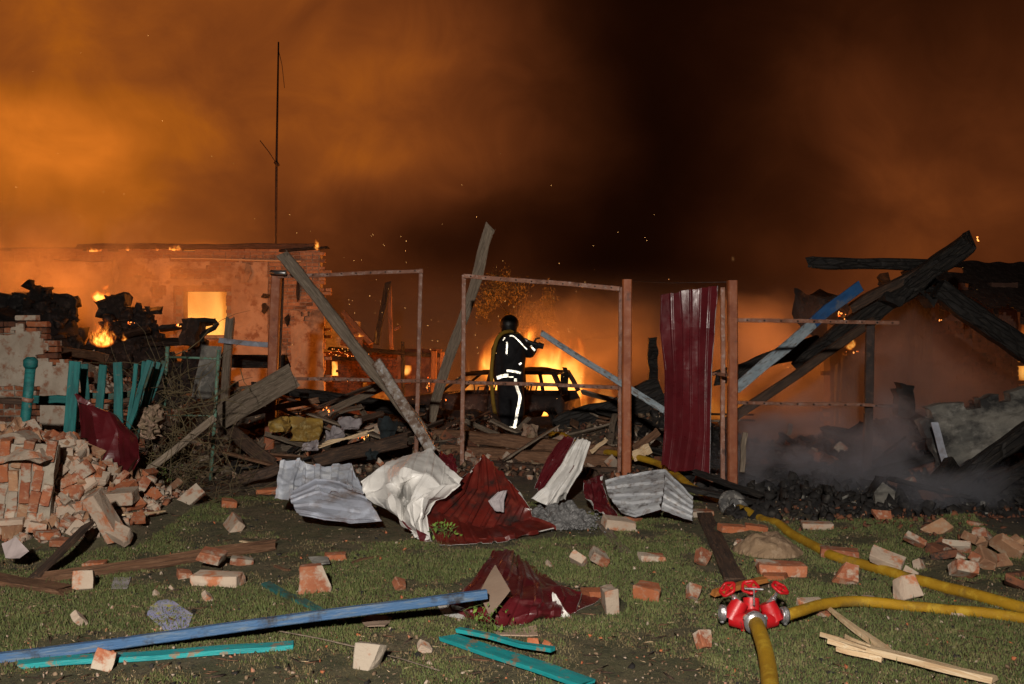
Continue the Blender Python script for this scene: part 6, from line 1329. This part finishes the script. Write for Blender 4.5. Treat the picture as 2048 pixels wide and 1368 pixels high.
# ------------------------------------------------------------------ flames
def flame(px, py, Y, w, h, st, seed, freq=None, step=.45, bias=0., dy=None, zst=.38):
    """py is the foot of the flame, w and h in metres"""
    size = (w/2, (dy or w)/2, h/2); c = P(px, py, Y)+Vector((0, 0, h/2*.92))
    return ico('flame', c, size, flame_mat('flame_%d' % seed, size, freq or 4.5/max(w, .1), st*.8, seed, step, bias, zst=zst))
flame(205, 694, 15.4, .5, .48, 34, 1, 17, bias=-.05, zst=.45)
flame(247, 682, 15.6, .16, .16, 26, 2, 16)
flame(203, 606, 18.0, .42, .42, 26, 3, 9); flame(70, 618, 18.2, .4, .45, 4, 4, 8)
for k, (x, y, w, h) in enumerate(((187, 504, .42, .13), (350, 502, .4, .15), (314, 502, .12, .14), (634, 500, .18, .26), (255, 502, .1, .12))): flame(x, y, YL-.16, w, h, 34, 10+k, 17, dy=.2, bias=.05, zst=.6)
flame(410, 760, 24.2, 4.2, 3.6, 1.0, 20, .8, step=.7, bias=.5, dy=2.0)      # inside the left house
# behind and in the car
flame(1070, 835, 22.3, 3.0, 2.2, 7.5, 21, 1.8, bias=.36, dy=1.0); flame(1105, 838, 22.7, 1.5, 1.35, 3.4, 22, 2.4, bias=.15); flame(950, 850, 23.2, 1.6, 1.7, 1.6, 23, 2.2, bias=.22)
flame(1068, 838, 21.6, .9, .5, 7, 24, 5, bias=.1); flame(1160, 800, 21, .14, .6, 16, 25, 14, zst=.9, bias=.1); flame(1145, 826, 20, .2, .12, 16, 26, 12); flame(1185, 850, 22.6, 1.6, 1.1, 2.2, 27, 2.5, bias=.15)
# outbuilding
flame(668, 760, 25.8, .5, .75, 5, 30, 4, bias=.2); flame(812, 752, 24.6, .35, .6, 7, 31, 5, bias=.2); flame(700, 780, 25.9, 1.6, 1.2, 1.3, 32, 2.2, bias=.1); flame(885, 830, 24.6, .8, 1.5, 2.2, 33, 3, bias=.1); flame(760, 810, 24.2, .8, .9, 2.2, 34, 3.5, bias=.1)
flame(716, 674, 23.2, .5, .12, 22, 35, 9, dy=.15); flame(752, 690, 23.0, .1, .5, 4, 36, 9)
flame(1032+(-170), 702, 24, .12, .3, 14, 37, 9)
# right side
flame(1700, 700, 15.0, .22, .36, 26, 40, 13, zst=.7); flame(1657, 786, 17, .2, .2, 9, 41, 14); flame(1692, 712, 15, .14, .1, 20, 42, 14); flame(1873, 640, 15.6, .07, .1, 16, 43, 20); flame(1868, 705, 15.6, .05, .1, 3, 44, 20)
flame(2052, 770, 17.3, .7, 1.4, 3.4, 45, 3.4, bias=.2); flame(2012, 603, 15.9, .3, .06, 26, 46, 12, dy=.1); flame(1685, 636, 12.8, .15, .16, 5, 47, 14)
flame(1420, 845, 23.0, 2.6, 1.3, .7, 48, 2.0)
# glowing embers lying in the debris and sparks in the air
def bits(nm, pts_, s0, s1, m, seed, st=1):
    R = np.random.RandomState(seed); return scatter(nm, [chunk_mesh(200+k, 7, (1, .7, .5) if st == 1 else (1.6, .3, .3)) for k in range(3)], m, [tuple(p) for p in pts_], s0+(s1-s0)*R.rand(len(pts_)), seed)
R = random.Random(5); E_ = []
for (x, y, Y, n, sx, sy) in ((660, 820, 13.3, 9, 6, 4), (726, 874, 11.9, 7, 4, 2), (700, 757, 14, 4, 12, 5), (690, 711, 23.6, 26, 22, 2), (690, 700, 23.6, 14, 14, 2), (1684, 630, 12.7, 9, 5, 5), (858, 770, 23.8, 22, 5, 10), (106, 622, 17.1, 4, 3, 3), (262, 648, 15.9, 5, 6, 3), (355, 656, 16, 5, 6, 4), (1658, 778, 16.9, 7, 7, 8), (1712, 704, 15, 6, 10, 3), (1163, 770, 20.9, 26, 3, 13),
                         (1957, 480, 12.15, 3, 2, 5), (1885, 640, 15.3, 2, 3, 2), (878, 795, 16, 6, 6, 8), (1570, 735, 14, 5, 30, 8)):
    for _ in range(n): E_.append(P(x+R.gauss(0, sx), y+R.gauss(0, sy), Y+R.gauss(0, .05)))
bits('embers', E_, .014, .06, ember, 3)
S_ = []
for (x, y, Y, n, sx, sy) in ((760, 580, 18, 40, 80, 70), (1100, 690, 17, 60, 70, 70), (930, 620, 17, 30, 70, 80), (1300, 640, 18, 14, 100, 100), (150, 250, 20, 14, 140, 140), (500, 420, 20, 8, 200, 60), (970, 330, 20, 5, 60, 60), (1270, 480, 18, 5, 80, 60), (1900, 560, 14, 8, 90, 60)):
    for _ in range(n): S_.append(P(x+R.gauss(0, sx), y+R.gauss(0, sy), Y+R.gauss(0, .8)))
bits('sparks', S_, .005, .022, spark_m, 4, 2)
